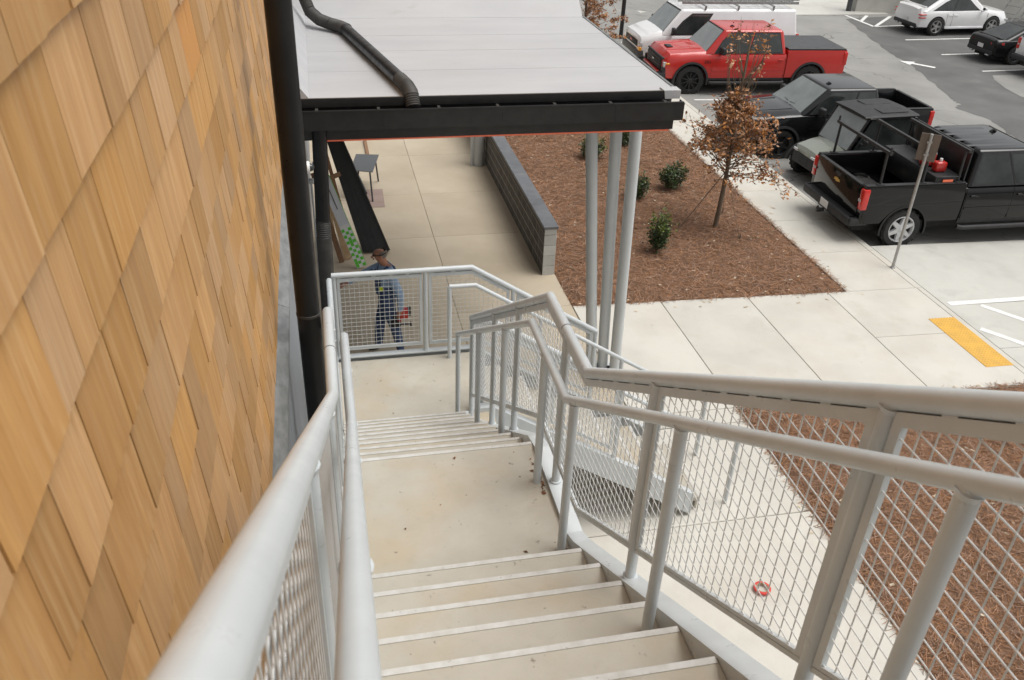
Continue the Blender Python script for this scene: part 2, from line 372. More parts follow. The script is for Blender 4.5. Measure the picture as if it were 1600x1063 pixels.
line((16.5, 32.8), (17.6, 33.4), .2, m='paint_old')
# accessible aisle paint and detectable warning pad
line_s((10.42, 11.35), (15.4, 11.40), .13, .005, par=pd)
line_s((10.98, 11.24), (12.9, 8.75), .12, .005, par=pd)
line_s((10.42, 10.50), (11.9, 8.6), .12, .005, par=pd)
line_s((10.42, 9.3), (11.2, 8.3), .12, .005, par=pd)
tp = MB(); tp.prism([(9.71, 9.42), (10.205, 9.42), (10.205, 10.9), (9.71, 10.9)], .0, .006, fz)
for i in range(9):
    for j in range(27):
        x, y = 9.735 + i * .0555, 9.45 + j * .0555
        tp.rings([[(x + math.cos(q * PI / 3) * r, y + math.sin(q * PI / 3) * r, fz(x) + z) for q in range(6)] for r, z in ((.015, .005), (.010, .011))])
tp = tp.build('warning_pad', M['tactile'])
tag(tp, 'yellow detectable warning pad with raised domes at the sidewalk edge', 'tactile pad')

# mulch beds
def bed(name, x0, x1, y0, y1, nx, ny, seed):
    rs = np.random.RandomState(seed); b = MB()
    bumps = [(rs.uniform(x0, x1), rs.uniform(y0, y1), rs.uniform(.25, .9), rs.uniform(-.03, .05)) for _ in range(60)]
    def h(x, y):
        e = min(x - x0, x1 - x, y - y0, y1 - y); e = min(1, e / .25)
        z = .035
        for a, c, r, k in bumps: z += k * math.exp(-((x - a) ** 2 + (y - c) ** 2) / (r * r))
        return fz(x) - .03 + e * (z + .02) + rs.uniform(-.008, .008)
    for j in range(ny + 1):
        for i in range(nx + 1):
            x, y = x0 + (x1 - x0) * i / nx, y0 + (y1 - y0) * j / ny
            b.v.append((x, y, h(x, y)))
    for j in range(ny):
        for i in range(nx):
            a = j * (nx + 1) + i; b.f.append((a, a + 1, a + nx + 2, a + nx + 1)); b.m.append(0)
    o = tag(b.build(name, M['mulch'], smooth=60, fix=False), kind='structure')
    H = np.array(b.v)[:, 2].reshape(ny + 1, nx + 1)
    def hz(x, y):
        i = np.clip(((x - x0) / (x1 - x0) * nx).round().astype(int), 0, nx); j = np.clip(((y - y0) / (y1 - y0) * ny).round().astype(int), 0, ny)
        return H[j, i]
    return hz
def scatter(name, label, cat, hz, x0, x1, y0, y1, n, lmin, lmax, wd, m, seed, up=.25):
    rs = np.random.RandomState(seed)
    x = rs.uniform(x0, x1, n); y = rs.uniform(y0, y1, n); z = np.maximum(hz(x, y), np.array([fz(k) for k in x]) + .001) + .005
    a = rs.uniform(0, 2 * PI, n); l = rs.uniform(lmin, lmax, n) / 2; t = rs.uniform(-up, up, n)
    dx, dy, dz = np.cos(a) * l, np.sin(a) * l, np.abs(t) * l
    wx, wy = -np.sin(a) * wd / 2, np.cos(a) * wd / 2
    V = np.stack([np.stack([x - dx - wx, y - dy - wy, z], 1), np.stack([x + dx - wx, y + dy - wy, z + 2 * dz], 1),
                  np.stack([x + dx + wx, y + dy + wy, z + 2 * dz], 1), np.stack([x - dx + wx, y - dy + wy, z + .004], 1)], 1).reshape(-1, 3)
    me = bpy.data.meshes.new(name); me.from_pydata(V.tolist(), [], np.arange(n * 4).reshape(-1, 4).tolist()); me.materials.append(m)
    o = bpy.data.objects.new(name, me); COL.objects.link(o)
    return tag(o, label, cat, kind='stuff')
hz1 = bed('mulch_bed', 3.80, 8.79, 11.99, 34, 70, 220, 1)
hz2 = bed('mulch_bed', 5.36, 10.31, -3.0, 8.89, 90, 180, 2)
scatter('pine_straw', 'loose brown pine straw covering the planted bed by the parked trucks', 'pine straw', hz1, 3.82, 8.86, 11.93, 26, 56000, .08, .22, .0055, M['needle'], 5)
scatter('pine_straw', 'loose brown pine straw beyond the wire mesh at lower right', 'pine straw', hz2, 5.29, 10.2, .3, 8.95, 40000, .08, .22, .0045, M['needle'], 6)
scatter('fallen_leaves', 'scattered pale dead leaves and chips on the planted bed by the trucks', 'fallen leaves', hz1, 3.9, 9.3, 11.6, 26, 460, .03, .08, .035, M['fleck'], 8, .1)
scatter('fallen_leaves', 'scattered pale dead leaves on the mulch beyond the stair railing', 'fallen leaves', hz2, 5.1, 10.2, .5, 9.1, 190, .03, .08, .03, M['fleck'], 9, .1)
# ------------------------------------------------------------------ staircase
RI, TR = 0.177, 0.28
ML, BL = 3.540, 1.770
XI, XL = 1.154, -0.012                     # inner faces of the stringers
st = empty('staircase', (0.55, 4.0, 0))
tag(st, 'concrete and steel exterior staircase with white nosings descending in three flights', 'staircase')
def P(b, name, m, sm=None, par=None):
    o = b.build(name, m, par or st, sm)
    if (par or st) is st: o.matrix_parent_inverse = Matrix.Translation(st.location).inverted()
    return o
def tread_x(y, z, last=False):             # tread whose nosing is at y (nose looks to +y), top at z
    b = MB(); b.bx(XL, XI, y - TR - .02, y, z - .055, z); b.bx(XL, XI, y - .045, y - .02, z - RI + .002, z - .055)
    t_ = P(b, 'tread', M['stair_conc'])
    n = MB()
    n.hexa([(XL + .004, y - .022, z + .0005), (XI - .004, y - .022, z + .0005), (XI - .004, y + .003, z - .022), (XL + .004, y + .003, z - .022),
            (XL + .004, y - .022, z + .004), (XI - .004, y - .022, z + .004), (XI - .004, y + .005, z + .003), (XL + .004, y + .005, z + .003)])
    n = n.build('nosing', M['nosing'], t_)
for n in range(14): tread_x(3.1275 - TR * n, ML + RI * (n + 1))
b = MB(); b.bx(XL, XI, 3.1275 - TR * 14 - 1.6, 3.1275 - TR * 14, ML + RI * 15 - .12, ML + RI * 15); P(b, 'landing', M['stair_conc'])
b = MB(); b.bx(XL, XI, 3.085, 4.25, ML - .09, ML); ld = P(b, 'landing', M['stair_conc'])
n = MB(); n.bx(XL + .004, XI - .004, 4.228, 4.255, ML - .02, ML + .004); n.build('nosing', M['nosing'], ld)
b = MB(); b.bx(XL, XI, 4.215, 4.235, ML - RI, ML - .09); P(b, 'riser', M['stair_conc'])
for n in range(1, 10): tread_x(4.25 + TR * n, ML - RI * n)
b = MB(); b.bx(XL, 1.47, 6.74, 8.10, BL - .1, BL); ld = P(b, 'landing', M['stair_conc'])
n = MB(); n.bx(1.438, 1.475, 7.07, 8.07, BL - .02, BL + .004); n.build('nosing', M['nosing'], ld)
X2 = 1.47
for n in range(1, 10):                     # second flight runs to +x
    x, z = X2 + TR * n, BL - RI * n
    b = MB(); b.bx(x - TR - .02, x, 7.06, 8.06, z - .055, z); b.bx(x - .045, x - .02, 7.06, 8.06, max(.004, z - RI + .002), z - .055)
    t_ = P(b, 'tread', M['stair_conc'])
    nn = MB(); nn.bx(x - .022, x + .005, 7.065, 8.055, z - .022, z + .004); nn.build('nosing', M['nosing'], t_)
b = MB(); b.bx(X2 - .045, X2 - .02, 7.06, 8.06, BL - RI, BL - .1); P(b, 'riser', M['stair_conc'])
# stringers (steel channels)
def channel(side_pts, depth, x_in, x_out, name='stringer'):
    """side_pts: (y,z) of top edge; web plate at x_in and flanges out to x_out"""
    b = MB()
    for (y0, z0), (y1, z1) in zip(side_pts[:-1], side_pts[1:]):
        def strip(xa, xb, ta, tb):
            xa, xb = min(xa, xb), max(xa, xb)
            b.hexa([(xa, y0, z0 - tb), (xb, y0, z0 - tb), (xb, y1, z1 - tb), (xa, y1, z1 - tb), (xa, y0, z0 - ta), (xb, y0, z0 - ta), (xb, y1, z1 - ta), (xa, y1, z1 - ta)])
        s_ = 1 if x_out > x_in else -1
        strip(x_in, x_in + s_ * .010, .0, depth)
        strip(x_in + s_ * .0101, x_out, .001, .013); strip(x_in + s_ * .0101, x_out, depth - .013, depth - .001)
    return P(b, name, M['rail'])
top = [(-1.2, ML + RI + .035 + (3.1275 + 1.2) * RI / TR), (3.1275 + .15, ML + .045 + .04), (3.40, ML + .03), (4.16, ML + .03), (4.36, ML - .03), (6.66, BL + .16), (6.78, BL + .06), (6.95, BL + .05)]
channel(top, .32, XI + .002, XI + .095)
channel([(y, z) for y, z in top[:-1]] + [(8.12, BL + .05)], .32, XL - .002, XL - .085)
def channel_x(pts, depth, y_in, y_out):
    b = MB()
    for (x0, z0), (x1, z1) in zip(pts[:-1], pts[1:]):
        def strip(ya, yb, ta, tb):
            ya, yb = min(ya, yb), max(ya, yb)
            b.hexa([(x0, ya, z0 - tb), (x1, ya, z1 - tb), (x1, yb, z1 - tb), (x0, yb, z0 - tb), (x0, ya, z0 - ta), (x1, ya, z1 - ta), (x1, yb, z1 - ta), (x0, yb, z0 - ta)])
        s_ = 1 if y_out > y_in else -1
        strip(y_in, y_in + s_ * .01, 0, depth); strip(y_in + s_ * .0101, y_out, .001, .013); strip(y_in + s_ * .0101, y_out, depth - .013, depth - .001)
    P(b, 'stringer', M['rail'])
channel_x([(1.25, BL + .05), (1.47, BL + .05), (3.86, BL + .05 - 2.39 * RI / TR)], .30, 6.97, 7.058)
channel_x([(-.02, BL + .05), (1.47, BL + .05), (3.86, BL + .05 - 2.39 * RI / TR)], .30, 8.18, 8.102)
b = MB(); b.bx(-.02, 1.47, 6.76, 6.80, BL - .3, BL - .1); b.bx(1.40, 1.46, 7.06, 8.08, BL - .3, BL - .1); P(b, 'landing_beam', M['rail'])
for x, y in ((.02, 8.05), (1.40, 8.05), (1.40, 6.86), (.02, 6.86)):
    b = MB(); b.bx(x - .05, x + .05, y - .05, y + .05, 0, BL - .1); P(b, 'support_post', M['rail'])
for x, y in ((1.10, 4.2), (0.03, 4.2), (1.10, 3.15), (.03, 3.15)):
    b = MB(); b.bx(x - .05, x + .05, y - .05, y + .05, 0, ML - .09); P(b, 'support_post', M['rail'])

# ------------------------------------------------------------------ guards with woven wire panels, and handrails
def interp(pl_, s):
    for (a, za), (c, zc) in zip(pl_[:-1], pl_[1:]):
        if min(a, c) <= s <= max(a, c): return za + (zc - za) * (s - a) / (c - a) if c != a else za
    return pl_[0][1] if abs(s - pl_[0][0]) < abs(s - pl_[-1][0]) else pl_[-1][1]
GRID = 0.0508
def guard(label, mp, top, bot, foot, posts, panels, name='guard_rail', rr=.0285, group=None, splice=None):
    """mp(s, off, z) -> xyz;  top/bot/foot: polylines (s,z) of rail centre, panel bottom and what the posts stand on"""
    base = Vector(mp(posts[len(posts) // 2], 0, 0)); root = empty(name, base); tag(root, label, 'railing', group)
    I = Matrix.Translation(base).inverted()
    def fin(b, nm, m, sm=None):
        o = b.build(nm, m, root, sm); o.matrix_parent_inverse = I; return o
    b = MB(); b.tube([mp(s, 0, z) for s, z in top], rr, 16); fin(b, 'top_rail', M['rail'], 40)
    if splice is not None:
        b = MB(); z = interp(top, splice); b.tube([mp(splice - .003, 0, z), mp(splice + .003, 0, z)], rr * 1.012, 16); fin(b, 'splice_joint', M['dust'], 40)
    for s in posts:
        b = MB(); b.tube([mp(s, 0, interp(foot, s) - .01), mp(s, 0, interp(top, s))], .0245, 14)
        z = interp(foot, s); b.tube([mp(s, 0, z), mp(s, 0, z + .012)], .034, 14); zt_ = interp(top, s) - rr * .86; b.tube([mp(s, 0, zt_ - .012), mp(s, 0, zt_ - .004), mp(s, 0, zt_ + .004)], [.0247, .0285, .030], 14)
        fin(b, 'post', M['rail'], 40)
    for s0, s1 in panels:
        ks = [s0] + [s for s, _ in top if s0 < s < s1] + [s for s, _ in bot if s0 < s < s1] + [s1]; ks = sorted(set(ks))
        T = lambda s: interp(top, s) - rr - .008
        B = lambda s: interp(bot, s)
        fb = MB()
        def strip(a, za0, za1, c, zc0, zc1, o0=-.009, o1=.009):
            fb.hexa([mp(a, o0, za0), mp(c, o0, zc0), mp(c, o1, zc0), mp(a, o1, za0), mp(a, o0, za1), mp(c, o0, zc1), mp(c, o1, zc1), mp(a, o1, za1)])
        for a, c in zip(ks[:-1], ks[1:]):
            strip(a, T(a) - .040, T(a), c, T(c) - .040, T(c))
            strip(a, B(a), B(a) + .020, c, B(c), B(c) + .020); strip(a, B(a) + .0235, B(a) + .040, c, B(c) + .0235, B(c) + .040)
            strip(a, T(a) - .012, T(a) + .014, c, T(c) - .012, T(c) + .014, .010, .0125)
            n_ = max(1, int((c - a) / .16))
            for i in range(n_):                                  # stitch welds bridge the slits
                p, q = a + (c - a) * (i + .02) / n_, a + (c - a) * (i + .26) / n_
                strip(p, T(p) - .001, T(p) + .012, q, T(q) - .001, T(q) + .012, -.0085, .0085)
                strip(p, B(p) + .0195, B(p) + .024, q, B(q) + .0195, B(q) + .024, -.007, .007)
        fw = .030
        strip(s0, B(s0) + .040, T(s0) - .040, s0 + fw, B(s0 + fw) + .040, T(s0 + fw) - .040)
        strip(s1 - fw, B(s1 - fw) + .040, T(s1 - fw) - .040, s1, B(s1) + .040, T(s1) - .040)
        pf = fin(fb, 'panel_frame', M['rail'])
        wb = MB(); r_ = .0021
        ds = .01
        s = math.ceil((s0 + fw) / GRID) * GRID
        k = 0
        while s < s1 - fw:
            lo, hi = B(s) + .03, T(s) - .03; o_ = .0022
            wb.tube([mp(s, o_, lo), mp(s, o_, hi)], r_, 5, cap=False); s += GRID
        zlo = min(B(s) for s in ks); zhi = max(T(s) for s in ks)
        z = math.ceil(zlo / GRID) * GRID
        while z < zhi:                                            # horizontal wires clipped to the panel
            ss = np.arange(s0 + fw * .5, s1 - fw * .5, ds); ok = [(B(x) + .03 < z < T(x) - .03) for x in ss]
            i = 0
            while i < len(ss):
                if ok[i]:
                    j = i
                    while j + 1 < len(ss) and ok[j + 1]: j += 1
                    if j - i >= 1: wb.tube([mp(ss[i] - .01, -.0022, z), mp(ss[j] + .01, -.0022, z)], r_, 5, cap=False)
                    i = j + 1
                else: i += 1
            z += GRID
        o = fin(wb, 'wire_mesh', M['wire'], 60); o['kind'] = 'stuff'
    return root
def handrail(label, pts, posts, name='handrail', r=.0235, close_end=True):
    """pts: rail centre line; posts: list of (top xyz, bottom xyz)"""
    base = Vector((posts[0][1])); root = empty(name, base); tag(root, label, 'handrail'); I = Matrix.Translation(base).inverted()
    b = MB(); b.tube(pts, r, 16); o = b.build('rail', M['rail'], root, 40); o.matrix_parent_inverse = I
    for t_, f_ in posts:
        b = MB(); b.tube([f_, t_], .0235, 14); t9 = Vector(t_) - Vector((0, 0, r * .86)); b.tube([t9 - Vector((0, 0, .012)), t9 - Vector((0, 0, .004)), t9 + Vector((0, 0, .004))], [.0237, .0272, .029], 14); o = b.build('post', M['rail'], root, 40); o.matrix_parent_inverse = I
    return root
K = RI / TR
def hand_z(y):
    return 4.463 + K * (3.43 - y) if y < 3.43 else (4.463 if y < 4.20 else 4.463 - K * (y - 4.20))
def grd_z(y):
    return 4.613 + K * (3.43 - y) if y < 3.43 else (4.613 if y < 4.22 else 4.613 - K * (y - 4.22))
def foot_z(y): return interp(top, y)
def bot_z(y): return 3.715 + K * (3.40 - y) if y < 3.40 else (3.715 if y < 4.26 else 3.715 - K * (y - 4.26))
def lines(fn, ks): return [(y, fn(y)) for y in ks]
topR = lines(grd_z, [-1.1, 3.43, 4.22, 6.74]); botR = lines(bot_z, [-1.1, 3.40, 4.26, 6.74])
guard('light grey guard with wire mesh along the right side of the stairs', lambda s, o, z: (1.203 + o, s, z), topR, botR, top,
      [-1.05, .14, 1.37, 2.60, 3.83, 4.95, 5.73, 6.72],
      [(a + .026, b_ - .026) for a, b_ in zip([-1.05, .14, 1.37, 2.60, 3.83, 4.95, 5.73], [.14, 1.37, 2.60, 3.83, 4.95, 5.73, 6.72])], splice=3.86)
def xl(y): return -0.045 - max(0, 3.43 - y) * 0.018     # the left rails flare slightly towards the wall
def xh(y): return 0.033 - max(0, 3.43 - y) * 0.0139
topL = lines(grd_z, [-.6, 3.43, 3.80, 4.22, 6.74]) + [(8.05, BL + 1.03)]
topL[-2] = (6.74, BL + 1.03)
botL = lines(bot_z, [-.6, 3.40, 4.26, 6.60]) + [(6.75, BL + .14), (8.05, BL + .14)]
guard('light grey wire mesh guard between the stairs and the cedar shingle wall', lambda s, o, z: (xl(s) + o, s, z), topL, botL, top[:-1] + [(8.12, BL + .05)],
      [.10, 1.37, 2.60, 3.83, 4.95, 5.73, 6.72, 8.0],
      [(a + .026, b_ - .026) for a, b_ in zip([-.55, .10, 1.37, 2.60, 3.83, 4.95, 5.73, 6.72], [.10, 1.37, 2.60, 3.83, 4.95, 5.73, 6.72, 8.0])], splice=3.83)
def tread_z(y):
    if y < 3.1: return ML + RI * (math.floor((3.1275 - y) / TR) + 1)
    if y < 4.25: return ML
    return max(BL, ML - RI * (math.floor((y - 4.25) / TR) + 1))
handrail('inner handrail on round posts at the right edge of the stair treads',
         [(1.10, y, hand_z(y)) for y in (-1.0, 3.43, 4.20)] + [(1.10, 6.91, hand_z(6.91))],
         [((1.10, y, hand_z(y)), (1.10, y, tread_z(y) - .002)) for y in (-.15, 1.0, 2.15, 3.30, 3.88, 4.90, 5.85, 6.90)])
handrail('inner handrail at the left edge of the stair treads beside the cedar wall',
         [(xh(y), y, hand_z(y)) for y in (-.5, 3.43, 4.20)] + [(.033, 6.91, hand_z(6.91))],
         [((xh(y), y, hand_z(y)), (xh(y), y, tread_z(y) - .002)) for y in (-.15, 1.0, 2.15, 3.30, 3.88, 4.90, 5.85, 6.90)])
# lower landing and second flight
HX = lambda x: 2.805 if x < 1.44 else 2.805 - K * (x - 1.44)
HB = lambda x: BL + .125 if x < 1.5 else BL + .125 - K * (x - 1.5)
HF = [(-.02, BL + .05), (1.47, BL + .05), (3.86, BL + .05 - 2.39 * K)]
guard('wire mesh guard across the far side of the lowest landing in front of the worker', lambda s, o, z: (s, 8.14 + o, z),
      lines(HX, [-.02, 1.44, 2.90]), lines(HB, [-.02, 1.5, 2.9]), HF, [.0, .945, 1.9, 2.89], [(.03, .91), (.98, 1.86), (1.94, 2.85)])
guard('wire mesh guard on the near side of the flight that drops to the path', lambda s, o, z: (s, 7.012 + o, z),
      [(1.26, 2.805), (1.44, 2.805), (2.86, HX(2.86))], lines(HB, [1.26, 1.5, 3.0]), HF, [1.27, 2.05, 2.84], [(1.30, 2.01), (2.09, 2.80)])
hz_ = lambda x: 2.655 if x < 1.46 else 2.655 - K * (x - 1.46)
def t2(x): return BL if x < X2 else max(.0, BL - RI * (math.floor((x - X2) / TR) + 1))
handrail('handrail descending on the far side of the flight toward the columns', [(1.18, 8.02, 2.655), (1.46, 8.02, 2.655), (4.10, 8.02, hz_(4.10)), (4.38, 8.02, hz_(4.10))],
         [((x, 8.02, hz_(x)), (x, 8.02, t2(x) - .002)) for x in (1.185, 2.2, 3.2)] + [((4.36, 8.02, hz_(4.10)), (4.36, 8.02, -.005))])
handrail('handrail descending on the near side of the flight to the path', [(1.35, 7.11, 2.655), (1.46, 7.11, 2.655), (4.10, 7.11, hz_(4.10)), (4.38, 7.11, hz_(4.10))],
         [((x, 7.11, hz_(x)), (x, 7.11, t2(x) - .002)) for x in (1.38, 2.2, 3.2)] + [((4.36, 7.11, hz_(4.10)), (4.36, 7.11, -.005))])
# leaf debris on the middle landing
rs = np.random.RandomState(4); b = MB()
for i in range(90):
    k = rs.rand()
    x, y = (1.135 - abs(rs.normal(0, .018)), 3.9 + rs.normal(0, .07)) if k < .45 else ((1.13 - abs(rs.normal(0, .02)), 3.2 + abs(rs.normal(0, .05))) if k < .8 else (rs.uniform(.1, 1.1), rs.uniform(3.2, 4.2)))
    if .05 < x < 1.05 and i % 3: continue
    a = rs.uniform(0, 6.3); l = rs.uniform(.006, .02); w2 = l * .5
    c, s_ = math.cos(a), math.sin(a)
    b.add([(x + c * l, y + s_ * l, ML + .004), (x - s_ * w2, y + c * w2, ML + .006), (x - c * l, y - s_ * l, ML + .003), (x + s_ * w2, y - c * w2, ML + .007)], [(0, 1, 2, 3)])
M['rustleaf'] = mat('rust_leaf', (.18, .075, .03), rough=.9, rnd='island', ramt=.5)
tag(b.build('leaf_litter', M['rustleaf'], fix=False), 'small rusty leaf crumbs along the edge of the middle landing', 'leaf litter', kind='stuff')
# ------------------------------------------------------------------ building wall with cedar shingles
WX = -0.35
bw = empty('shingled_building', (WX, 4, 0)); tag(bw, 'building with honey cedar shingle wall over grey panels beside the stairs', 'building')
BI = Matrix.Translation(bw.location).inverted()
def B_(b, nm, m, sm=None, par=None):
    o = b.build(nm, m, par or bw, sm)
    if par is None: o.matrix_parent_inverse = BI
    return o
WZ = 4.30
b = MB(); b.bx(WX - .30, WX - .012, -6, 30, WZ, 9.5); B_(b, 'wall_backing', M['felt'])
b = MB(); b.bx(-14, WX - .3, -6, 30, 0, 9.5); B_(b, 'building_core', M['panel'])
for i, (y0, y1) in enumerate(((-6, -1.2), (-1.2, 1.8), (1.8, 4.2), (4.2, 6.6), (6.6, 9.0), (9.0, 11.6), (11.6, 14.4), (14.4, 17.4), (17.4, 21), (21, 30))):
    b = MB(); b.bx(WX - .28, WX + .045, y0 + .004, y1 - .004, 0, WZ - .03); B_(b, 'wall_panel', M['panel'])
for y0, y1 in ((-6, 2.4), (2.4, 4.9), (4.9, 7.4), (7.4, 9.1)):
    b = MB()
    for k in range(8):
        a, c = y0 + (y1 - y0) * k / 8, y0 + (y1 - y0) * (k + 1) / 8
        if k == 7: c -= .004
        j0, j1 = random.uniform(0, .006), random.uniform(0, .006)
        b.hexa([(WX + .046, a, WZ - .105 + j0), (WX + .064, a, WZ - .105 + j0), (WX + .064, c, WZ - .105 + j1), (WX + .046, c, WZ - .105 + j1),
                (WX - .008, a, WZ + .012), (WX + .068, a, WZ - .024), (WX + .068, c, WZ - .024), (WX - .008, c, WZ + .012)])
    B_(b, 'flashing', M['flash'])
# one wedge mesh per thickness, shared
EXP = 0.205
def wedge(th):
    b = MB(); h = EXP * 1.42; t1 = .003
    b.hexa([(0, -.5, 0), (th, -.5, 0), (th, .5, 0), (0, .5, 0), (0, -.5, h), (t1, -.5, h), (t1, .5, h), (0, .5, h)]); return b
random.seed(21)
wm = []
for i, th in enumerate((.0085, .0095, .0105)):
    me = wedge(th).mesh('shingle'); me.materials.append(M['shingle']); wm.append(me)
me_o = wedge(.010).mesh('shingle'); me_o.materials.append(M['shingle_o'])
camc = Vector((0, 0, CAMZ)); CI = cam.matrix_world.inverted()
items = []
k = 0; z = 4.265
while z < 8.0:
    y = -1.0 + random.uniform(0, .1)
    while y < 17:
        w_ = random.choice((.11, .13, .15, .165, .18, .19, .205, .22, .25, .27)) * random.uniform(.9, 1.1)
        items.append((y + w_ / 2, z + random.uniform(-.003, .004), w_, random.random())); y += w_
    z += EXP; k += 1
def score(it):
    c = CI @ Vector((WX, it[0], it[1] + .09))
    if c.z > -.2: return 0
    u, v = c.x / -c.z * 30.73 / 36, c.y / -c.z * 30.73 / 36
    return it[2] * .19 / (c.z * c.z) * abs((WX) / math.hypot(WX, it[0])) if abs(u) < .52 and abs(v) < .36 else 0
items.sort(key=score, reverse=True)
def tiltm(i): return (0, rad(-3.0), 0)
far = MB()
for i, (y, z, w_, r_) in enumerate(items):
    gap = .0025 + .004 * r_
    if i < 300:
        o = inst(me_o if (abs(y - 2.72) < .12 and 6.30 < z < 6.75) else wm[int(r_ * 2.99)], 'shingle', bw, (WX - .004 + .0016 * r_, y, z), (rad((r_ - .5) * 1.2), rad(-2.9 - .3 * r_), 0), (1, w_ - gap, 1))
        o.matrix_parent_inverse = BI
    else:
        th = (.0085, .0095, .0105)[int(r_ * 2.99)]; h = EXP * 1.42
        a = rad(2.9 + .3 * r_); tx = -math.sin(a) * h
        x0 = WX - .004 + .0016 * r_; y0, y1 = y - (w_ - gap) / 2, y + (w_ - gap) / 2
        far.hexa([(x0, y0, z), (x0 + th, y0, z), (x0 + th, y1, z), (x0, y1, z), (x0 + tx, y0, z + h), (x0 + tx + .003, y0, z + h), (x0 + tx + .003, y1, z + h), (x0 + tx, y1, z + h)])
o = B_(far, 'shingle_field', M['shingle_i']); o['kind'] = 'stuff'
# ------------------------------------------------------------------ black pipes on the wall
b = MB(); b.tube([(-.158, 4.55, 0), (-.158, 4.55, 10)], .067, 28)
pr = empty('wall_pipe', (-.158, 4.55, 0)); tag(pr, 'thick black vertical pipe running up the cedar shingle wall', 'pipe')
def part(b, nm, m, root, sm=None):
    o = b.build(nm, m, root, sm); o.matrix_parent_inverse = Matrix.Translation(root.location).inverted(); return o
part(b, 'pipe_body', M['blackpipe'], pr, 40)
for z in (4.42, 1.6, 7.9):
    b = MB(); b.lathe([(.0672, z), (.0695, z + .002), (.0695, z + .016), (.0672, z + .018)], 28, 'Z', (-.158, 4.55, 0)); part(b, 'coupling', M['dust'], pr, 40)
def ribbed(b, pts, r, n=14):            # corrugated elbow: many rings of alternating radius along a polyline
    P_ = [Vector(p) for p in pts]; q = [P_[0]]; rr = [r]
    for a, c in zip(P_[:-1], P_[1:]):
        m = max(2, int((c - a).length / .012))
        for i in range(1, m + 1): q.append(a + (c - a) * i / m); rr.append(r * (1.0 if len(q) % 2 else .90))
    b.tube(q, rr, n)
dp = empty('downspout', (-.05, 8.62, 0)); tag(dp, 'black downspout with corrugated joint dropping from the canopy gutter', 'downspout')
b = MB(); b.tube([(-.022, 8.90, 4.135), (-.06, 8.85, 3.10)], .078, 20); part(b, 'upper_pipe', M['blackpipe'], dp, 40)
b = MB(); ribbed(b, [(-.06, 8.85, 3.12), (-.064, 8.84, 2.90)], .082, 20); part(b, 'corrugated_joint', M['dust'], dp, 40)
b = MB(); b.tube([(-.064, 8.84, 2.92), (-.10, 8.80, 0.05)], .084, 20); part(b, 'lower_pipe', M['dust'], dp, 40)
b = MB(); b.lathe([(.084, 1.50), (.088, 1.502), (.088, 1.54), (.084, 1.542)], 20, 'Z', (-.082, 8.82, 0)); part(b, 'coupling', M['dust'], dp, 40)
ct = MB(); ct.tube([(-.25, 7.4, 0), (-.25, 7.4, 4.1)], .016, 10); ct.tube([(-.21, 7.45, 2.0), (-.21, 7.45, 4.2)], .012, 8); ct.tube([(-.28, 7.36, 0), (-.28, 7.36, 4.2)], .02, 10)
tag(ct.build('conduit', M['dust'], None, 40), 'thin dark conduits on the wall between the two black pipes', 'conduit')
sc_ = empty('security_camera', (-.16, 7.0, 4.40)); tag(sc_, 'small white dome security camera on the wall between black pipes', 'camera')
b = MB(); b.lathe([(.03, -.14), (.05, -.13), (.052, .0), (.046, .012)], 18, 'X', (-.13, 7.0, 4.40)); part(b, 'housing', M['white_plastic'], sc_, 40)
b = MB(); b.lathe([(.034, 0), (.033, .012), (.026, .026), (.012, .034), (.001, .036)], 18, 'X', (-.118, 7.0, 4.40)); part(b, 'dome', M['glass'], sc_, 60)
b = MB(); b.bx(WX + .012, -.26, 6.97, 7.03, 4.37, 4.43); part(b, 'mount', M['white_plastic'], sc_)

# ------------------------------------------------------------------ canopy over the walkway
RX0, RX1, RY0, RF = -.30, 3.84, 9.0, 12.78
cn = empty('canopy', (1.8, 9.0, 0)); tag(cn, 'flat white membrane canopy roof with deep black fascia on grey columns', 'canopy')
def C_(b, nm, m, sm=None): return part(b, nm, m, cn, sm)
rz = lambda y: 4.385 - .012 * (y - RY0) * 0
edges = [RY0, 10.05, 10.95, 11.75, RF]
for i, (a, c) in enumerate(zip(edges[:-1], edges[1:])):
    b = MB(); t0 = .0 + .004 * (i % 2)
    b.hexa([(RX0, a - .02, 4.33), (RX1, a - .02, 4.33), (RX1, c, 4.33), (RX0, c, 4.33), (RX0, a - .02, 4.371 + .002), (RX1, a - .02, 4.371 + .002), (RX1, c, 4.371), (RX0, c, 4.371)])
    C_(b, 'membrane_sheet', M['roof'])
for i, (y0, y1) in enumerate(((RF + .002, 13.6), (13.6, 14.6), (14.6, 16.0))):
    b = MB(); z0, z1 = 4.371 + (y0 - RF) * .80, 4.371 + (y1 - RF) * .80
    b.hexa([(RX0, y0, z0 - .06), (RX1, y0, z0 - .06), (RX1, y1, z1 - .06), (RX0, y1, z1 - .06), (RX0, y0, z0), (RX1, y0, z0), (RX1, y1, z1), (RX0, y1, z1)]); C_(b, 'upper_roof_sheet', M['roof'])
b = MB(); b.hexa([(RX0, RY0, 4.372), (-.10, RY0, 4.378), (-.10, RF, 4.374), (RX0, RF, 4.372), (RX0, RY0, 4.62), (-.285, RY0, 4.62), (-.285, RF, 4.62), (RX0, RF, 4.62)]); C_(b, 'wall_upstand', M['roof'])
b = MB(); b.bx(-.30, -.262, 9.35, 14, 4.622, 5.6); C_(b, 'wall_trim', M['black'])
b = MB(); b.bx(RX1 + .001, RX1 + .03, RY0, RF, 4.30, 4.382); C_(b, 'roof_edge', M['flash'])
b = MB(); b.bx(-.24, 3.70, RY0 - .045, RY0 - .021, 4.30, 4.386); C_(b, 'drip_edge', M['black'])
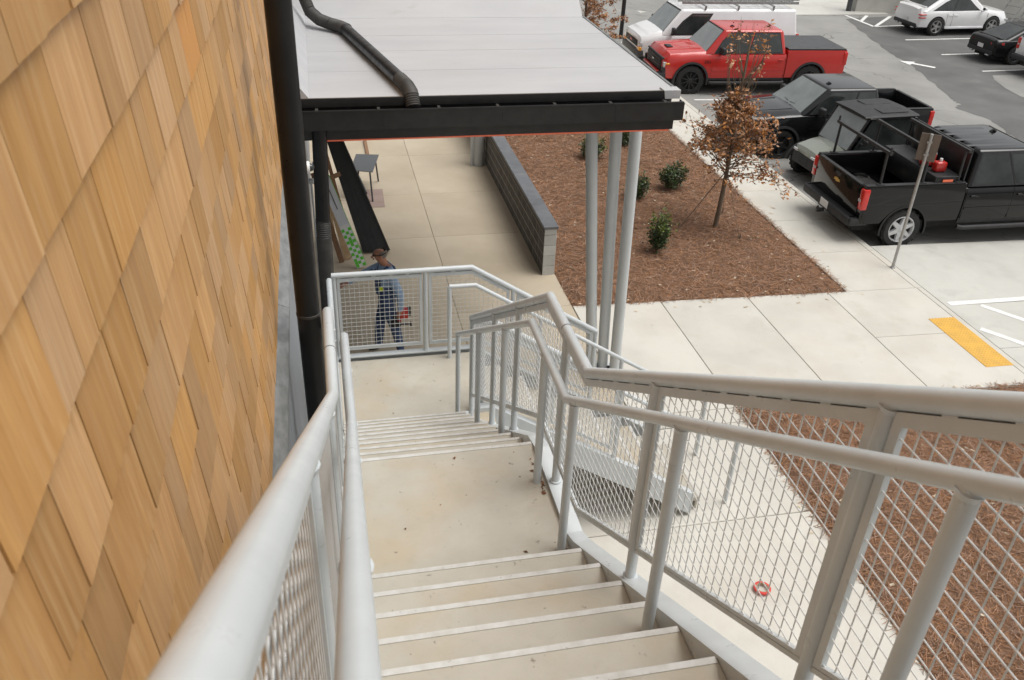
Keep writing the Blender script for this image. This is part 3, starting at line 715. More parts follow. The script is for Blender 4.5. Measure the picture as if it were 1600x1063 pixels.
b = MB(); b.bx(-.20, 3.68, RY0 - .021, RY0 - .019, 4.382, 4.388); C_(b, 'tan_edge', M['edge'])
b = MB(); b.hexa([(3.70, RY0 - .05, 4.30), (RX1 + .03, RY0 - .05, 4.30), (RX1 + .03, RY0 + .1, 4.30), (3.70, RY0 + .1, 4.30), (3.68, RY0 - .05, 4.392), (RX1 + .034, RY0 - .05, 4.392), (RX1 + .034, RY0 + .1, 4.392), (3.68, RY0 + .1, 4.392)]); C_(b, 'corner_patch', M['roof'])
# gutter trough: floor, front wall, back
gt = MB(); gy0, gy1 = RY0 - .17, RY0 - .047
gt.bx(-.26, RX1 + .03, gy0, gy1, 4.13, 4.145); gt.bx(-.26, RX1 + .03, gy0 - .012, gy0, 4.10, 4.292); gt.bx(-.26, RX1 + .03, gy0 - .022, gy0 + .008, 4.2922, 4.304)
gt.bx(RX1 + .031, RX1 + .04, gy0 - .012, gy1, 4.10, 4.292); C_(gt, 'gutter', M['black'])
for i in range(7):
    x = -.05 + i * .62
    b = MB(); b.bx(x, x + .03, gy0 + .001, gy1 - .001, 4.285, 4.292); C_(b, 'gutter_strap', M['dust'])
b = MB(); b.bx(-.26, RX1 + .03, gy0 + .0005, gy1 - .0005, 4.1455, 4.255); C_(b, 'gutter_liner', M['darkgrey'])
b = MB(); b.bx(-.26, RX1 - .04, RY0 - .125, RY0 + .1, 3.985, 4.129); C_(b, 'fascia_beam', M['black'])
for x in (.62, 1.86, 3.1):
    b = MB(); b.bx(x, x + .05, gy0 - .0145, gy0 - .0121, 4.101, 4.291); C_(b, 'gutter_lap', M['black'])
b = MB(); b.bx(-.02, RX1 - .08, RY0 - .118, RY0 - .09, 3.966, 3.984); C_(b, 'orange_trim', M['orange'])
b = MB(); b.bx(RX0, RX1, RY0 + .1, RF, 4.05, 4.329); C_(b, 'soffit', M['darkgrey'])
for (x0, y0, x1, y1) in ((3.57, 10.08, 3.285, 10.18), (3.755, 10.15, 3.60, 10.15), (3.90, 10.02, 3.815, 10.02)):
    b = MB(); d = Vector((x1 - x0, y1 - y0, 3.6)); t_ = 4.06 / 3.6
    b.tube([(x0, y0, 0), (x0 + d.x * t_, y0 + d.y * t_, 4.06)], .077, 24); C_(b, 'column', M['column'], 40)
    b = MB(); b.bbox((x0, y0, .008), (.26, .26, .014), .004, 1); C_(b, 'base_plate', M['column'])
b = MB(); b.tube([(3.40, 18.55, 0), (3.40, 18.55, 5.8)], .13, 24); C_(b, 'column', M['column'], 40)
b = MB(); b.tube([(3.23, 18.5, 0), (3.23, 18.5, 3.0)], .03, 10); C_(b, 'conduit', M['column'], 40)
# roof downspout lying on the membrane
rd = empty('roof_downspout', (.4, 11, 4.4)); tag(rd, 'black downspout lying diagonally across the white canopy roof', 'downspout')
b = MB(); b.tube([(-.10, 12.55, 8), (-.10, 12.55, 4.85)], .072, 16); part(b, 'drop_pipe', M['blackpipe'], rd, 40)
b = MB(); ribbed(b, [(-.10, 12.55, 4.86), (-.09, 12.45, 4.70), (-.03, 12.30, 4.56), (.08, 12.15, 4.49), (.22, 12.02, 4.46)], .08, 16); part(b, 'elbow', M['dust'], rd, 40)
b = MB(); ribbed(b, [(.22, 12.02, 4.46), (.34, 11.88, 4.455), (.42, 11.72, 4.45)], .08, 16); part(b, 'elbow', M['dust'], rd, 40)
b = MB(); b.tube([(.40, 11.76, 4.45), (.86, 9.35, 4.45)], .074, 16); part(b, 'long_pipe', M['blackpipe'], rd, 40)
b = MB(); ribbed(b, [(.855, 9.38, 4.45), (.90, 9.12, 4.45), (.93, 8.98, 4.41), (.94, 8.90, 4.30)], .08, 16); part(b, 'outlet', M['dust'], rd, 40)

# ------------------------------------------------------------------ low block wall
lw = empty('block_wall', (3.66, 17, 0)); tag(lw, 'low dark concrete block wall with slate cap beside the mulch bed', 'wall')
def W_(b, nm, m, sm=None): return part(b, nm, m, lw, sm)
y0, y1 = 13.10, 24.0
b = MB(); b.bx(3.568, 3.768, y0 + .012, y1, 0, .865); W_(b, 'mortar_core', M['mortar'])
bmesh_block = MB(); bmesh_block.bbox((0, 0, 0), (.2055, .382, .177), .004, 1); me_b = bmesh_block.mesh('block'); me_b.materials.append(M['block'])
bh = MB(); bh.bbox((0, 0, 0), (.2055, .182, .177), .004, 1); me_h = bh.mesh('block'); me_h.materials.append(M['block'])
n_c = 0
for c in range(5):
    zc = .004 + c * .194 - .10 + .093
    zc = c * .192 - .005; zc = .088 + c * .1935 - .01
    if c == 4: continue
    y = y0 + .40 + (.2 if c % 2 else 0)
    if c % 2: o = inst(me_h, 'block', lw, (3.668, y0 + .50 - .0, zc)); o.matrix_parent_inverse = Matrix.Translation(lw.location).inverted(); y = y0 + .60
    while y < y1 - .4:
        o = inst(me_b, 'block', lw, (3.668, y + .2, zc)); o.matrix_parent_inverse = Matrix.Translation(lw.location).inverted(); y += .40
    b = MB(); b.bbox((3.668, y0 + .196, zc), (.206, .386, .183), .004, 1); W_(b, 'end_block', [M['block_end']] if False else M['block_end'] if False else M['block'])
    b = MB(); b.bbox((3.668, y0 + .004, zc), (.213, .012, .187), .003, 1); W_(b, 'end_face', M['block_end'])
for i in range(9):
    a = y0 - .02 + i * 1.25
    b = MB(); b.bbox((3.668, a + .623, .80 + .095), (.262, 1.243, .055), .008, 1); W_(b, 'cap_stone', M['cap'])
b = MB(); b.bx(3.563, 3.773, y0 + .002, y1, .765, .866); W_(b, 'top_course', M['block'])
b = MB(); b.bx(3.5635, 3.7725, y0 - .003, y0 + .0015, .766, .866); W_(b, 'end_face', M['block_end'])
# ------------------------------------------------------------------ vehicles (x forward, front axle at x=0, z up from the ground)
def paint(name, c, rough=.28, coat=1.0, metal=0.0, spec=.5): return mat(name, c, tuple(min(1, k * 1.08 + .002) for k in c), rough=rough, coat=coat, metal=metal, spec=spec, scale=1.2)
PT = dict(red=paint('paint_red', (.50, .022, .016), .3, .6), black=paint('paint_black', (.0045, .0045, .005), .1, .4, spec=.25), grey=paint('paint_dark_grey', (.010, .0105, .0115), .15, .4, spec=.3),
          white=paint('paint_white', (.80, .80, .80), .3), black2=paint('paint_soft_black', (.007, .007, .0075), .25, .15, spec=.3), green=paint('paint_grey_green', (.19, .205, .165), .35))
def wheel(root, x, y, R, W, style, rim_m, ang=0.0):
    s_ = 1 if y > 0 else -1; b = MB(); h = W / 2; Ri = R * .66
    b.lathe([(Ri * .97, 0), (Ri, -h * .9), (R * .9, -h), (R * .975, -h * .82), (R, -h * .55), (R, h * .55), (R * .975, h * .82), (R * .9, h), (Ri, h * .9), (Ri * .97, 0)], 36, 'Y', cap=False)
    # tread lugs
    for i in range(36):
        q = 2 * PI * i / 36; Mx = Matrix.Rotation(-q, 4, 'Y')
        b.box((R + .001, (h * .45) * (1 if i % 2 else -1), 0), (.016, h * .8, .05 * R / .4), Mx)
    t_ = b.build('wheel', M['rubber'], root, 45); t_.location = (x, y, R); t_.rotation_euler = (0, ang, 0)
    d = MB(); yo = s_ * h
    d.lathe([(Ri * 1.0, s_ * h * .15), (Ri * 1.02, s_ * h * .93), (Ri * .96, s_ * h * .97), (Ri * .91, s_ * h * .8), (Ri * .88, s_ * h * .3), (.04, s_ * h * .25)], 32, 'Y')
    n, wd, tw = dict(six=(6, .105, 0), many=(10, .045, 0), five=(5, .10, .35), steel=(8, .05, 0), ten=(10, .04, .2))[style]
    for i in range(n):
        q = 2 * PI * i / n
        Mx = Matrix.Rotation(q, 4, 'Y')
        k = Ri / .27
        d.hexa([Mx @ Vector(p) for p in [(.04, yo * .45, -wd * .62 * k), (Ri * .95, yo * .6, -wd * .36 * k), (Ri * .95, yo * .6, wd * .36 * k), (.04, yo * .45, wd * .62 * k),
                                         (.04, yo * .88, -wd * .5 * k), (Ri * .95, yo * .9, -wd * .28 * k), (Ri * .95, yo * .9, wd * .28 * k), (.04, yo * .88, wd * .5 * k)]])
    d.lathe([(.06, yo * .4), (.06, yo * .9), (.045, yo * .96), (.01, yo * .97)], 16, 'Y')
    d.build('rim', rim_m, t_, 40)
    e_ = MB(); e_.lathe([(Ri * .93, s_ * h * .28), (Ri * .93, s_ * h * .42), (.05, s_ * h * .42), (.05, s_ * h * .28)], 24, 'Y'); e_.build('rim_backing', M['rubber'], t_)  # dark backing disc: shade between the spokes put into colour
    return t_
def ring_of(half): return [(-y, z) for y, z in half][::-1][:0] + [(y, z) for y, z in half] + [(-y, z) for y, z in half[::-1] if abs(y) > 1e-6]
def loft(b, stations):
    R = []
    for x, half in stations: R.append([(x, y, z) for y, z in ring_of(half)])
    return b.rings(R)
def half(w, zb, belt, top, hood=False):
    zm = zb + (belt - zb) * .5
    return [(0, zb), (w - .12, zb), (w - .025, zb + .05), (w - .004, zb + .18), (w, zm + .06), (w - .012, belt - .10), (w - .05, belt), (w * .86, top - .012), (w * .45, top + .012), (0, top + .02)]
def quad_pt(Q, u, v):
    a = Q[0].lerp(Q[1], u); c = Q[3].lerp(Q[2], u); return a.lerp(c, v)
def pane(Q, poly, nm, m, par, out=.006, inn=.01, trim=True):
    n = (Q[1] - Q[0]).cross(Q[3] - Q[0]).normalized(); c = sum((q for q in Q), Vector()) / 4
    if n.dot(Vector((c.x - pane.cx, c.y, (c.z - pane.cz)))) < 0: n = -n
    b = MB(); pts = [quad_pt(Q, u, v) for u, v in poly]; k = len(pts)
    b.add([p - n * inn for p in pts] + [p + n * out for p in pts], [tuple(range(k - 1, -1, -1)), tuple(range(k, 2 * k))] + [(i, (i + 1) % k, k + (i + 1) % k, k + i) for i in range(k)])
    if trim:
        cu, cv = sum(u for u, v in poly) / k, sum(v for u, v in poly) / k
        pane(Q, [(u + .014 * (1 if u > cu else -1), v + .05 * (1 if v > cv else -1)) for u, v in poly], 'window_trim', M['plastic'], par, out * .5, inn, False)
    return b.build(nm, m, par)
def greenhouse(root, m, x0, x1, hb, zb, x0t, x1t, ht, zt, crown=.035, bev=.05, name='cab'):
    bm = bmesh.new()
    pb = [bm.verts.new(p) for p in ((x0, hb, zb), (x1, hb, zb), (x1, -hb, zb), (x0, -hb, zb))]
    pt = [bm.verts.new(p) for p in ((x0t, ht, zt), (x1t, ht, zt), (x1t, -ht, zt), (x0t, -ht, zt))]
    bm.faces.new(pb[::-1]); bm.faces.new(pt)
    for i in range(4): bm.faces.new((pb[i], pb[(i + 1) % 4], pt[(i + 1) % 4], pt[i]))
    bmesh.ops.recalc_face_normals(bm, faces=bm.faces)
    tops = [e for e in bm.edges if all(v in pt for v in e.verts)]; piv = [e for e in bm.edges if (e.verts[0] in pt) != (e.verts[1] in pt)]
    bmesh.ops.bevel(bm, geom=tops + piv, offset=bev, segments=4, affect='EDGES', profile=.55)
    for v in bm.verts:
        if v.co.z > zt - .002: pass
    b = MB(); b.frombm(bm); o = b.build(name, m, root, 35)
    V = Vector
    Qs = {s_: [V((x0, s_ * hb, zb)), V((x1, s_ * hb, zb)), V((x1t, s_ * ht, zt)), V((x0t, s_ * ht, zt))] for s_ in (1, -1)}
    Qw = [V((x0, hb, zb)), V((x0, -hb, zb)), V((x0t, -ht, zt)), V((x0t, ht, zt))]
    Qr = [V((x1, hb, zb)), V((x1, -hb, zb)), V((x1t, -ht, zt)), V((x1t, ht, zt))]
    pane.cx = (x0 + x1) / 2; pane.cz = zb
    return o, Qs, Qw, Qr
def arches(root, o_list, axles, R, w_, extra=.075):
    cs = []
    for x in axles:
        b = MB(); b.lathe([(R + extra, -1.4), (R + extra, 1.4)], 40, 'Y', (x, 0, R)); c = b.build('cutter', M['plastic']); cs.append(c)
    for o in o_list:
        p = o.parent; o.parent = None; cut(o, cs); o.parent = p
        o.data.polygons.foreach_set('use_smooth', [True] * len(o.data.polygons)); o.data.set_sharp_from_angle(angle=rad(32))
    drop(*cs)
def arch_trim(root, x, s_, R, w_, m, extra=.075, a0=-12, a1=192, wd=.055, out=.02):
    b = MB(); Rr = []
    for i in range(25):
        q = rad(a0 + (a1 - a0) * i / 24); c, s2 = math.cos(q), math.sin(q); r0, r1 = R + extra - .012, R + extra + wd
        Rr.append([(x + c * r0, s_ * (w_ - .07), R + s2 * r0), (x + c * r0, s_ * (w_ + out), R + s2 * r0), (x + c * r1, s_ * (w_ + out * .6), R + s2 * r1), (x + c * r1, s_ * (w_ - .07), R + s2 * r1)])
    b.rings(Rr); return b.build('arch_trim', m, root, 40)
def mirror(root, x, s_, y, z, m, sz=(.13, .22, .22)):
    b = MB(); b.bbox((x, s_ * (y + .17), z + .10), sz, .035, 3); b.bbox((x, s_ * (y + .04), z), (.07, .18, .05), .012, 1); o = b.build('mirror', m, root, 40)
    g_ = MB(); g_.box((x - sz[0] / 2 - .002, s_ * (y + .17), z + .10), (.006, sz[1] * .8, sz[2] * .8)); g_.build('mirror_glass', M['glass'], o)
def body_plate(root, half_fn, x0, x1, s_, zlo, zhi, m, nm='door', off=.006):
    h = [(y, z) for y, z in half_fn if zlo - 1e-6 <= z <= zhi + 1e-6 and y > .3]
    R = []
    for x in (x0, x1): R.append([(x, s_ * (y + off), z) for y, z in h] + [(x, s_ * (y - .02), z) for y, z in h[::-1]])
    b = MB(); b.rings(R); return b.build(nm, m, root, 35)
def text_obj(txt, nm, m, par, loc, rot, size, extr=.002):
    c = bpy.data.curves.new(nm, 'FONT'); c.body = txt; c.size = size; c.extrude = extr; c.align_x = 'CENTER'; c.align_y = 'CENTER'
    t = bpy.data.objects.new(nm, c); COL.objects.link(t); me = evaluated(t); drop(t)
    me.materials.append(m); o = bpy.data.objects.new(nm, me); COL.objects.link(o); o.parent = par; o.location = loc; o.rotation_euler = rot; return o
def bowtie(par, loc, rot, sz, m):
    b = MB(); p = [(-1, -.22), (-.42, -.22), (-.34, -.36), (.40, -.36), (.36, -.22), (1, -.22), (.86, .22), (.34, .22), (.30, .36), (-.44, .36), (-.40, .22), (-.88, .22)]
    k = len(p); b.add([(x * sz, y * sz, 0) for x, y in p] + [(x * sz, y * sz, .012) for x, y in p], [tuple(range(k)), tuple(range(k, 2 * k))] + [(i, (i + 1) % k, k + (i + 1) % k, k + i) for i in range(k)])
    o = b.build('emblem', m, par); o.location = loc; o.rotation_euler = rot; return o

def pickup(name, label, loc, rz, sc, pm, wb=3.75, R=.41, cab_rear=-3.02, hw=1.0, style='many', rim=None, trim=None, hood=1.24, roof=1.93, belt=1.24, rail=1.33,
           tonneau=False, bed_rear=1.18, chrome=False, scoop=False, nose=.95, board=True, tail_lamp=True, group='pickup trucks parked in the lot', ws=(-.50, -1.22), mid=.62):
    root = empty(name, loc, rz, sc); tag(root, label, 'pickup truck', group); trim = trim or M['plastic']; rim = rim or M['black']
    zb = .50
    # nose, hood and cab sides
    cs = half(hw, zb, belt - .03, belt + .03)
    b = MB(); loft(b, [(nose - .02, half(hw - .10, .62, 1.00, 1.08)), (nose - .07, half(hw - .045, .55, 1.06, 1.16)), (nose - .22, half(hw - .01, .50, belt - .10, hood - .03)), (.35, half(hw, zb, belt - .07, hood)),
                       (-.10, half(hw, zb, belt - .05, hood + .03)), (-.48, half(hw, zb, belt - .03, hood + .05)), (-.62, cs), (cab_rear, cs)])
    body = b.build('body', pm, root, 32)
    # bed
    bx0, bx1 = cab_rear - .03, -wb - bed_rear
    prof = [(0, .55), (hw - .12, .55), (hw - .025, zb + .06), (hw - .004, zb + .2), (hw, .95), (hw - .012, rail - .12), (hw - .03, rail - .01), (hw - .05, rail), (hw - .13, rail), (hw - .15, rail - .03), (hw - .15, .86), (0, .86)]
    Rg = []
    for x in (bx0, bx1 + .05, bx1): 
        k = .0 if x != bx1 else .02
        Rg.append([(x, y - (k if y > .5 else 0), z) for y, z in prof] + [(x, -y + (k if y > .5 else 0), z) for y, z in prof[::-1] if y > 0])
    b = MB(); b.rings(Rg); bed = b.build('bed', pm, root, 32)
    arches(root, [body, bed], (0, -wb), R, hw)
    b = MB(); b.bx(bx0 - .05, bx0, -hw + .14, hw - .14, .86, rail - .01); b.build('bed_front', pm, root)
    tg = MB(); tg.bbox((bx1 + .01, 0, (.62 + rail) / 2), (.07, 2 * hw - .30, rail - .62), .018, 2); tg = tg.build('tailgate', pm, root, 40)
    b = MB(); b.bx(bx1 - .03, bx1 + .05, -hw + .18, hw - .18, rail - .008, rail + .012); b.build('tailgate_cap', trim, tg)
    for s_ in (1, -1):
        b = MB(); b.bx(bx1 + .02, bx0 - .02, s_ * (hw - .14), s_ * (hw - .035), rail + .001, rail + .016); b.build('rail_cap', trim, root)
        b = MB(); b.bbox((bx1 + .035, s_ * (hw - .062), rail - .26), (.14, .135, .42), .025, 2); o = b.build('tail_light', M['red_lens'], root, 40)
        b = MB(); b.bx(bx1 - .042, bx1 - .034, s_ * (hw - .135), s_ * (hw - .045), 1.02, 1.07); b.build('reverse_lens', M['clear'], o)
    # cab
    cab, Qs, Qw, Qr = greenhouse(root, pm, ws[0], cab_rear, hw - .06, belt - .0, ws[1], cab_rear + .16, hw - .22, roof, bev=.095)
    pane(Qw, [(.05, .05), (.95, .05), (.93, .93), (.07, .93)], 'windshield', M['glass_ws'], cab)
    pane(Qr, [(.08, .12), (.92, .12), (.90, .86), (.10, .86)], 'rear_window', M['glass'], cab)
    L_ = abs(cab_rear - ws[0])
    for s_ in (1, -1):
        pane(Qs[s_], [(.12, .06), (mid - .02, .06), (mid - .035, .86), (.135, .86), (.10, .5)], 'window', M['glass'], cab)
        pane(Qs[s_], [(mid + .02, .06), (.94, .06), (.92, .86), (mid + .01, .86)], 'window', M['glass'], cab)
        xm = ws[0] - L_ * mid
        for xa, xc in ((-.66, xm + .006), (xm - .006, cab_rear + .03)):
            d = body_plate(root, cs, xa, xc, s_, zb + .04, belt - .02, pm); xh_ = xc + .16
            h_ = MB(); h_.bbox((xh_, s_ * (hw + .012), belt - .17), (.17, .03, .035), .01, 2); h_.build('handle', pm, d, 40)
            b = MB(); b.bx(xc - .007, xc + .001, s_ * (hw - .03), s_ * (hw + .004), zb + .10, belt - .12); b.build('door_seam', M['rubber'], d)
        mirror(root, -.92, s_, hw - .05, belt + .02, trim)
        for x in (0, -wb): arch_trim(root, x, s_, R, hw, trim if not chrome else pm, wd=.05 if not chrome else .03, out=.022 if not chrome else .008)
        for x in (0, -wb): wheel(root, x, s_ * (hw - .14), R, .27, style, rim, .3 + x)
        if board:
            b = MB(); b.tube([(-.62, s_ * (hw + .02), .43), (-.70, s_ * (hw + .05), .42), (cab_rear + .1, s_ * (hw + .05), .42), (cab_rear, s_ * (hw + .01), .43)], .048, 12); b.build('running_board', M['plastic'], root, 40)
        # headlamp
        b = MB(); b.bbox((nose - .09, s_ * (hw - .17), .96), (.14, .24, .17), .025, 2); hl = b.build('headlight', M['clear'], root, 40)
        b = MB(); b.bbox((nose - .05, s_ * (hw - .10), .80), (.16, .12, .18), .02, 2); b.build('lamp_surround', M['plastic'], hl, 40)
        b = MB(); b.bbox((nose - .15, s_ * (hw - .035), 1.0), (.14, .05, .05), .012, 1); b.build('side_marker', M['amber'], hl, 40)
    # grille, bumpers
    g_ = MB(); g_.bbox((nose - .035, 0, .93), (.10, 2 * hw - .56, .36), .03, 2); g_ = g_.build('grille', M['plastic'], root, 40)
    for i in range(4):
        b = MB(); b.bbox((nose + .018, 0, .80 + i * .085), (.025, 2 * hw - .64, .028), .008, 1); b.build('grille_bar', M['chrome'] if chrome else M['black'], g_, 40)
    bowtie(g_, (nose + .034, 0, .96), (PI / 2, 0, PI / 2), .085, M['chrome'] if not chrome else M['amber'])
    b = MB(); b.bbox((nose - .02, 0, .60), (.24, 2 * hw - .06, .26), .05, 3); b.bbox((nose + .05, 0, .50), (.16, 1.1, .14), .03, 2); fb = b.build('front_bumper', trim, root, 40)
    b = MB(); b.bbox((nose + .075, 0, .72), (.10, 2 * hw - .5, .05), .015, 1); b.build('bumper_bar', pm, fb, 40)
    rb = MB(); rb.bbox((bx1 - .09, 0, .60), (.22, 2 * hw - .16, .17), .035, 2)
    for s_ in (1, -1): rb.bbox((bx1 + .03, s_ * (hw - .11), .60), (.40, .17, .17), .035, 2)
    rb = rb.build('rear_bumper', trim, root, 40)
    b = MB(); b.box((bx1 - .203, 0, .62), (.006, .30, .15)); b.build('license_plate', M['white_plastic'], rb)
    b = MB(); b.bx(bx1 - .34, bx1 - .18, -.035, .035, .44, .50); b.lathe([(.025, .50), (.028, .53), (.02, .56), (.004, .57)], 12, 'Z', (bx1 - .32, 0, 0)); b.build('tow_hitch', M['black'], rb, 40)
    b = MB(); b.bx(nose - .2, bx1 + .1, -.69, .69, .30, .84); b.build('chassis', M['rubber'], root)  # dark box set low and wide to deepen the shade under the truck
    b = MB(); b.bbox((nose - .07, 0, 1.125), (.13, 2 * hw - .34, .05), .02, 2); b.build('hood_edge', trim if not chrome else M['chrome'], root, 40)
    for s_ in (1, -1):
        b = MB(); b.bx(-.66, cab_rear + .04, s_ * (hw + .004), s_ * (hw + .016), .80, .835); b.build('side_molding', pm, root)
        b = MB(); b.bx(-.60, cab_rear, s_ * (hw - .05), s_ * (hw - .018), .49, .56); b.build('rocker_panel', M['plastic'], root)
    # hood ridges, wipers
    for s_ in (1, -1):
        b = MB(); b.hexa([(.72, s_ * .36, hood - .03), (.72, s_ * .46, hood - .03), (-.36, s_ * .58, hood + .04), (-.36, s_ * .44, hood + .04), (.70, s_ * .38, hood + .004), (.70, s_ * .44, hood + .004), (-.36, s_ * .56, hood + .078), (-.36, s_ * .46, hood + .078)]); b.build('hood_ridge', pm, root)
        b = MB(); b.tube([(-.54, s_ * .05, belt + .10), (-.60, s_ * .62, belt + .12)], .012, 6); b.build('wiper', M['plastic'], root)
    for i in range(4 if chrome and pm is PT['black'] else 0):
        b = MB(); y_ = -.51 + i * .34; b.bbox((ws[1] - .85, y_, roof + .0), (1.15, .10, .004), .0018, 1); b.build('roof_rib', pm, cab, 40)
    if scoop:
        b = MB(); b.bbox((.52, .0, hood + .012), (.20, .34, .05), .015, 2); b.build('hood_scoop', M['plastic'], root, 40)
    if tonneau:
        b = MB(); b.bbox(((bx0 + bx1) / 2 + .01, 0, rail + .03), (abs(bx1 - bx0) - .06, 2 * hw - .13, .03), .008, 1); b.build('bed_cover', mat('tonneau_vinyl', (.05, .052, .055), (.07, .072, .075), rough=.55, scale=6), root)
    b = MB(); b.tube([(-1.35, .28, roof + .0), (-1.42, .28, roof + .035), (-1.50, .28, roof + .01)], [.02, .03, .01], 8); b.build('roof_antenna', M['plastic'], root, 40)
    return root, dict(bx0=bx0, bx1=bx1, rail=rail, hw=hw, wb=wb, hood=hood, belt=belt, roof=roof)

LZ = lambda x: fz(x) - .10
# red pickup (faces -x)
rt, D = pickup('pickup_truck', 'bright red crew cab pickup with black bed cover beside the white van', (10.83, 25.28, LZ(12.5)), PI - .055, .925, PT['red'], wb=4.02, R=.47, cab_rear=-3.14, style='many', tonneau=True, scoop=True, ws=(-.40, -1.02), mid=.52, hood=1.32, belt=1.30, roof=2.0, rail=1.42)
text_obj('ZR2', 'door_badge', M['black'], rt, (-.50, D['hw'] + .004, 1.06), (PI / 2, 0, PI), .13)
# dark grey pickup behind the tree (faces -x)
pickup('pickup_truck', 'dark grey pickup with its nose behind the brown oak tree', (10.95, 19.75, LZ(12.5)), PI - .02, .93, PT['grey'], wb=3.35, bed_rear=.9, R=.40, cab_rear=-2.75, style='five', hood=1.18, belt=1.18, rail=1.28, roof=1.80, ws=(-.42, -1.22))
# near black pickup (backed in, front to +x)
bt, D = pickup('pickup_truck', 'black pickup backed toward the sidewalk with ladder rack and bed toolbox', (14.80, 14.68, LZ(12.3) + .01), -.02, .99, PT['black'], wb=3.84, R=.41, cab_rear=-2.64, style='six', rim=M['silver'], chrome=True, bed_rear=1.0, mid=.50, hood=1.2, board=True)
bowtie(bt, (D['bx1'] - .03, 0, 1.12), (PI / 2, 0, -PI / 2), .11, mat('gold_emblem', (.62, .42, .10), rough=.3, metal=.5))
hb = MB(); hb.bbox((D['bx1'] - .03, 0, 1.24), (.03, .22, .07), .012, 1); hb.build('tailgate_handle', M['plastic'], bt)
# ladder rack: three hoops
for i, x in enumerate((D['bx0'] - .18, D['bx0'] - .95, D['bx1'] + .32)):
    b = MB(); z1 = 1.98
    for s_ in (1, -1): b.tube([(x, s_ * (D['hw'] - .10), 1.34), (x, s_ * (D['hw'] - .12), z1)], .026, 8); b.bx(x - .07, x + .07, s_ * (D['hw'] - .14), s_ * (D['hw'] - .05), 1.346, 1.362)
    b.bx(x - .03, x + .03, -D['hw'] + .0, D['hw'] - .0, z1 - .02, z1 + .035)
    if i == 2:
        for s_ in (1, -1): b.bx(x - .015, x + .015, s_ * (D['hw'] - .04), s_ * (D['hw'] - .015), z1 + .03, z1 + .13)
    b.build('rack_hoop', M['plastic'], bt, 40)
# wire guard behind the cab
b = MB(); b.bx(D['bx0'] - .08, D['bx0'] - .05, -.92, .92, 1.345, 2.0); b.build('rack_headboard', M['black'], bt)
tb = empty('bed_toolbox', (0, 0, 0)); tb.parent = None
tb.matrix_world = bt.matrix_basis; tag(tb, 'long black toolbox lying across the bed of the black pickup', 'toolbox')
b = MB(); b.bbox((D['bx0'] - .42, 0, 1.22), (.52, 1.80, .44), .02, 2); o = b.build('box_body', M['black'], tb, 40)
b = MB(); b.bbox((D['bx0'] - .42, 0, 1.452), (.54, 1.84, .03), .01, 1); b.build('lid', M['plastic'], tb, 40)
b = MB(); b.box((D['bx0'] - .42, -.927, 1.38), (.22, .006, .05)); b.build('name_plate', M['orange'], tb)
ps = empty('chainsaw', (0, 0, 0)); ps.matrix_world = bt.matrix_basis @ Matrix.Translation((D['bx0'] - .44, -.15, 1.47)) @ Matrix.Rotation(rad(62), 4, 'Z') @ Matrix.Scale(1.45, 4)
tag(ps, 'red and white power saw lying on the black toolbox in the pickup bed', 'power saw')
b = MB(); b.bbox((0, 0, .10), (.36, .20, .20), .05, 3); b.bbox((-.22, .02, .13), (.20, .10, .14), .03, 2); b.build('motor_housing', PT['red'], ps, 40)
b = MB(); b.tube([(.10, .0, .19), (.08, 0, .28), (-.16, 0, .28), (-.28, 0, .16)], .02, 8); b.build('handle', M['plastic'], ps, 40)
b = MB(); b.bbox((.36, -.03, .09), (.50, .014, .09), .005, 1); b.build('guide_bar', M['chrome'], ps, 40)
b = MB(); b.bbox((.06, -.105, .10), (.20, .02, .13), .008, 1); b.bbox((-.05, 0, .205), (.16, .12, .02), .006, 1); b.build('white_cover', M['white_plastic'], ps, 40)
pj = empty('fuel_jug', (0, 0, 0)); pj.matrix_world = bt.matrix_basis @ Matrix.Translation((D['bx0'] - .46, -.62, 1.47)); tag(pj, 'small red and white jug next to the power saw in the pickup bed', 'jug')
b = MB(); b.bbox((0, 0, .10), (.24, .17, .20), .04, 3); b.build('jug_body', PT['red'], pj, 40); b = MB(); b.lathe([(.03, .2), (.03, .25), (.02, .26)], 12, 'Z'); b.build('cap', M['white_plastic'], pj, 40)

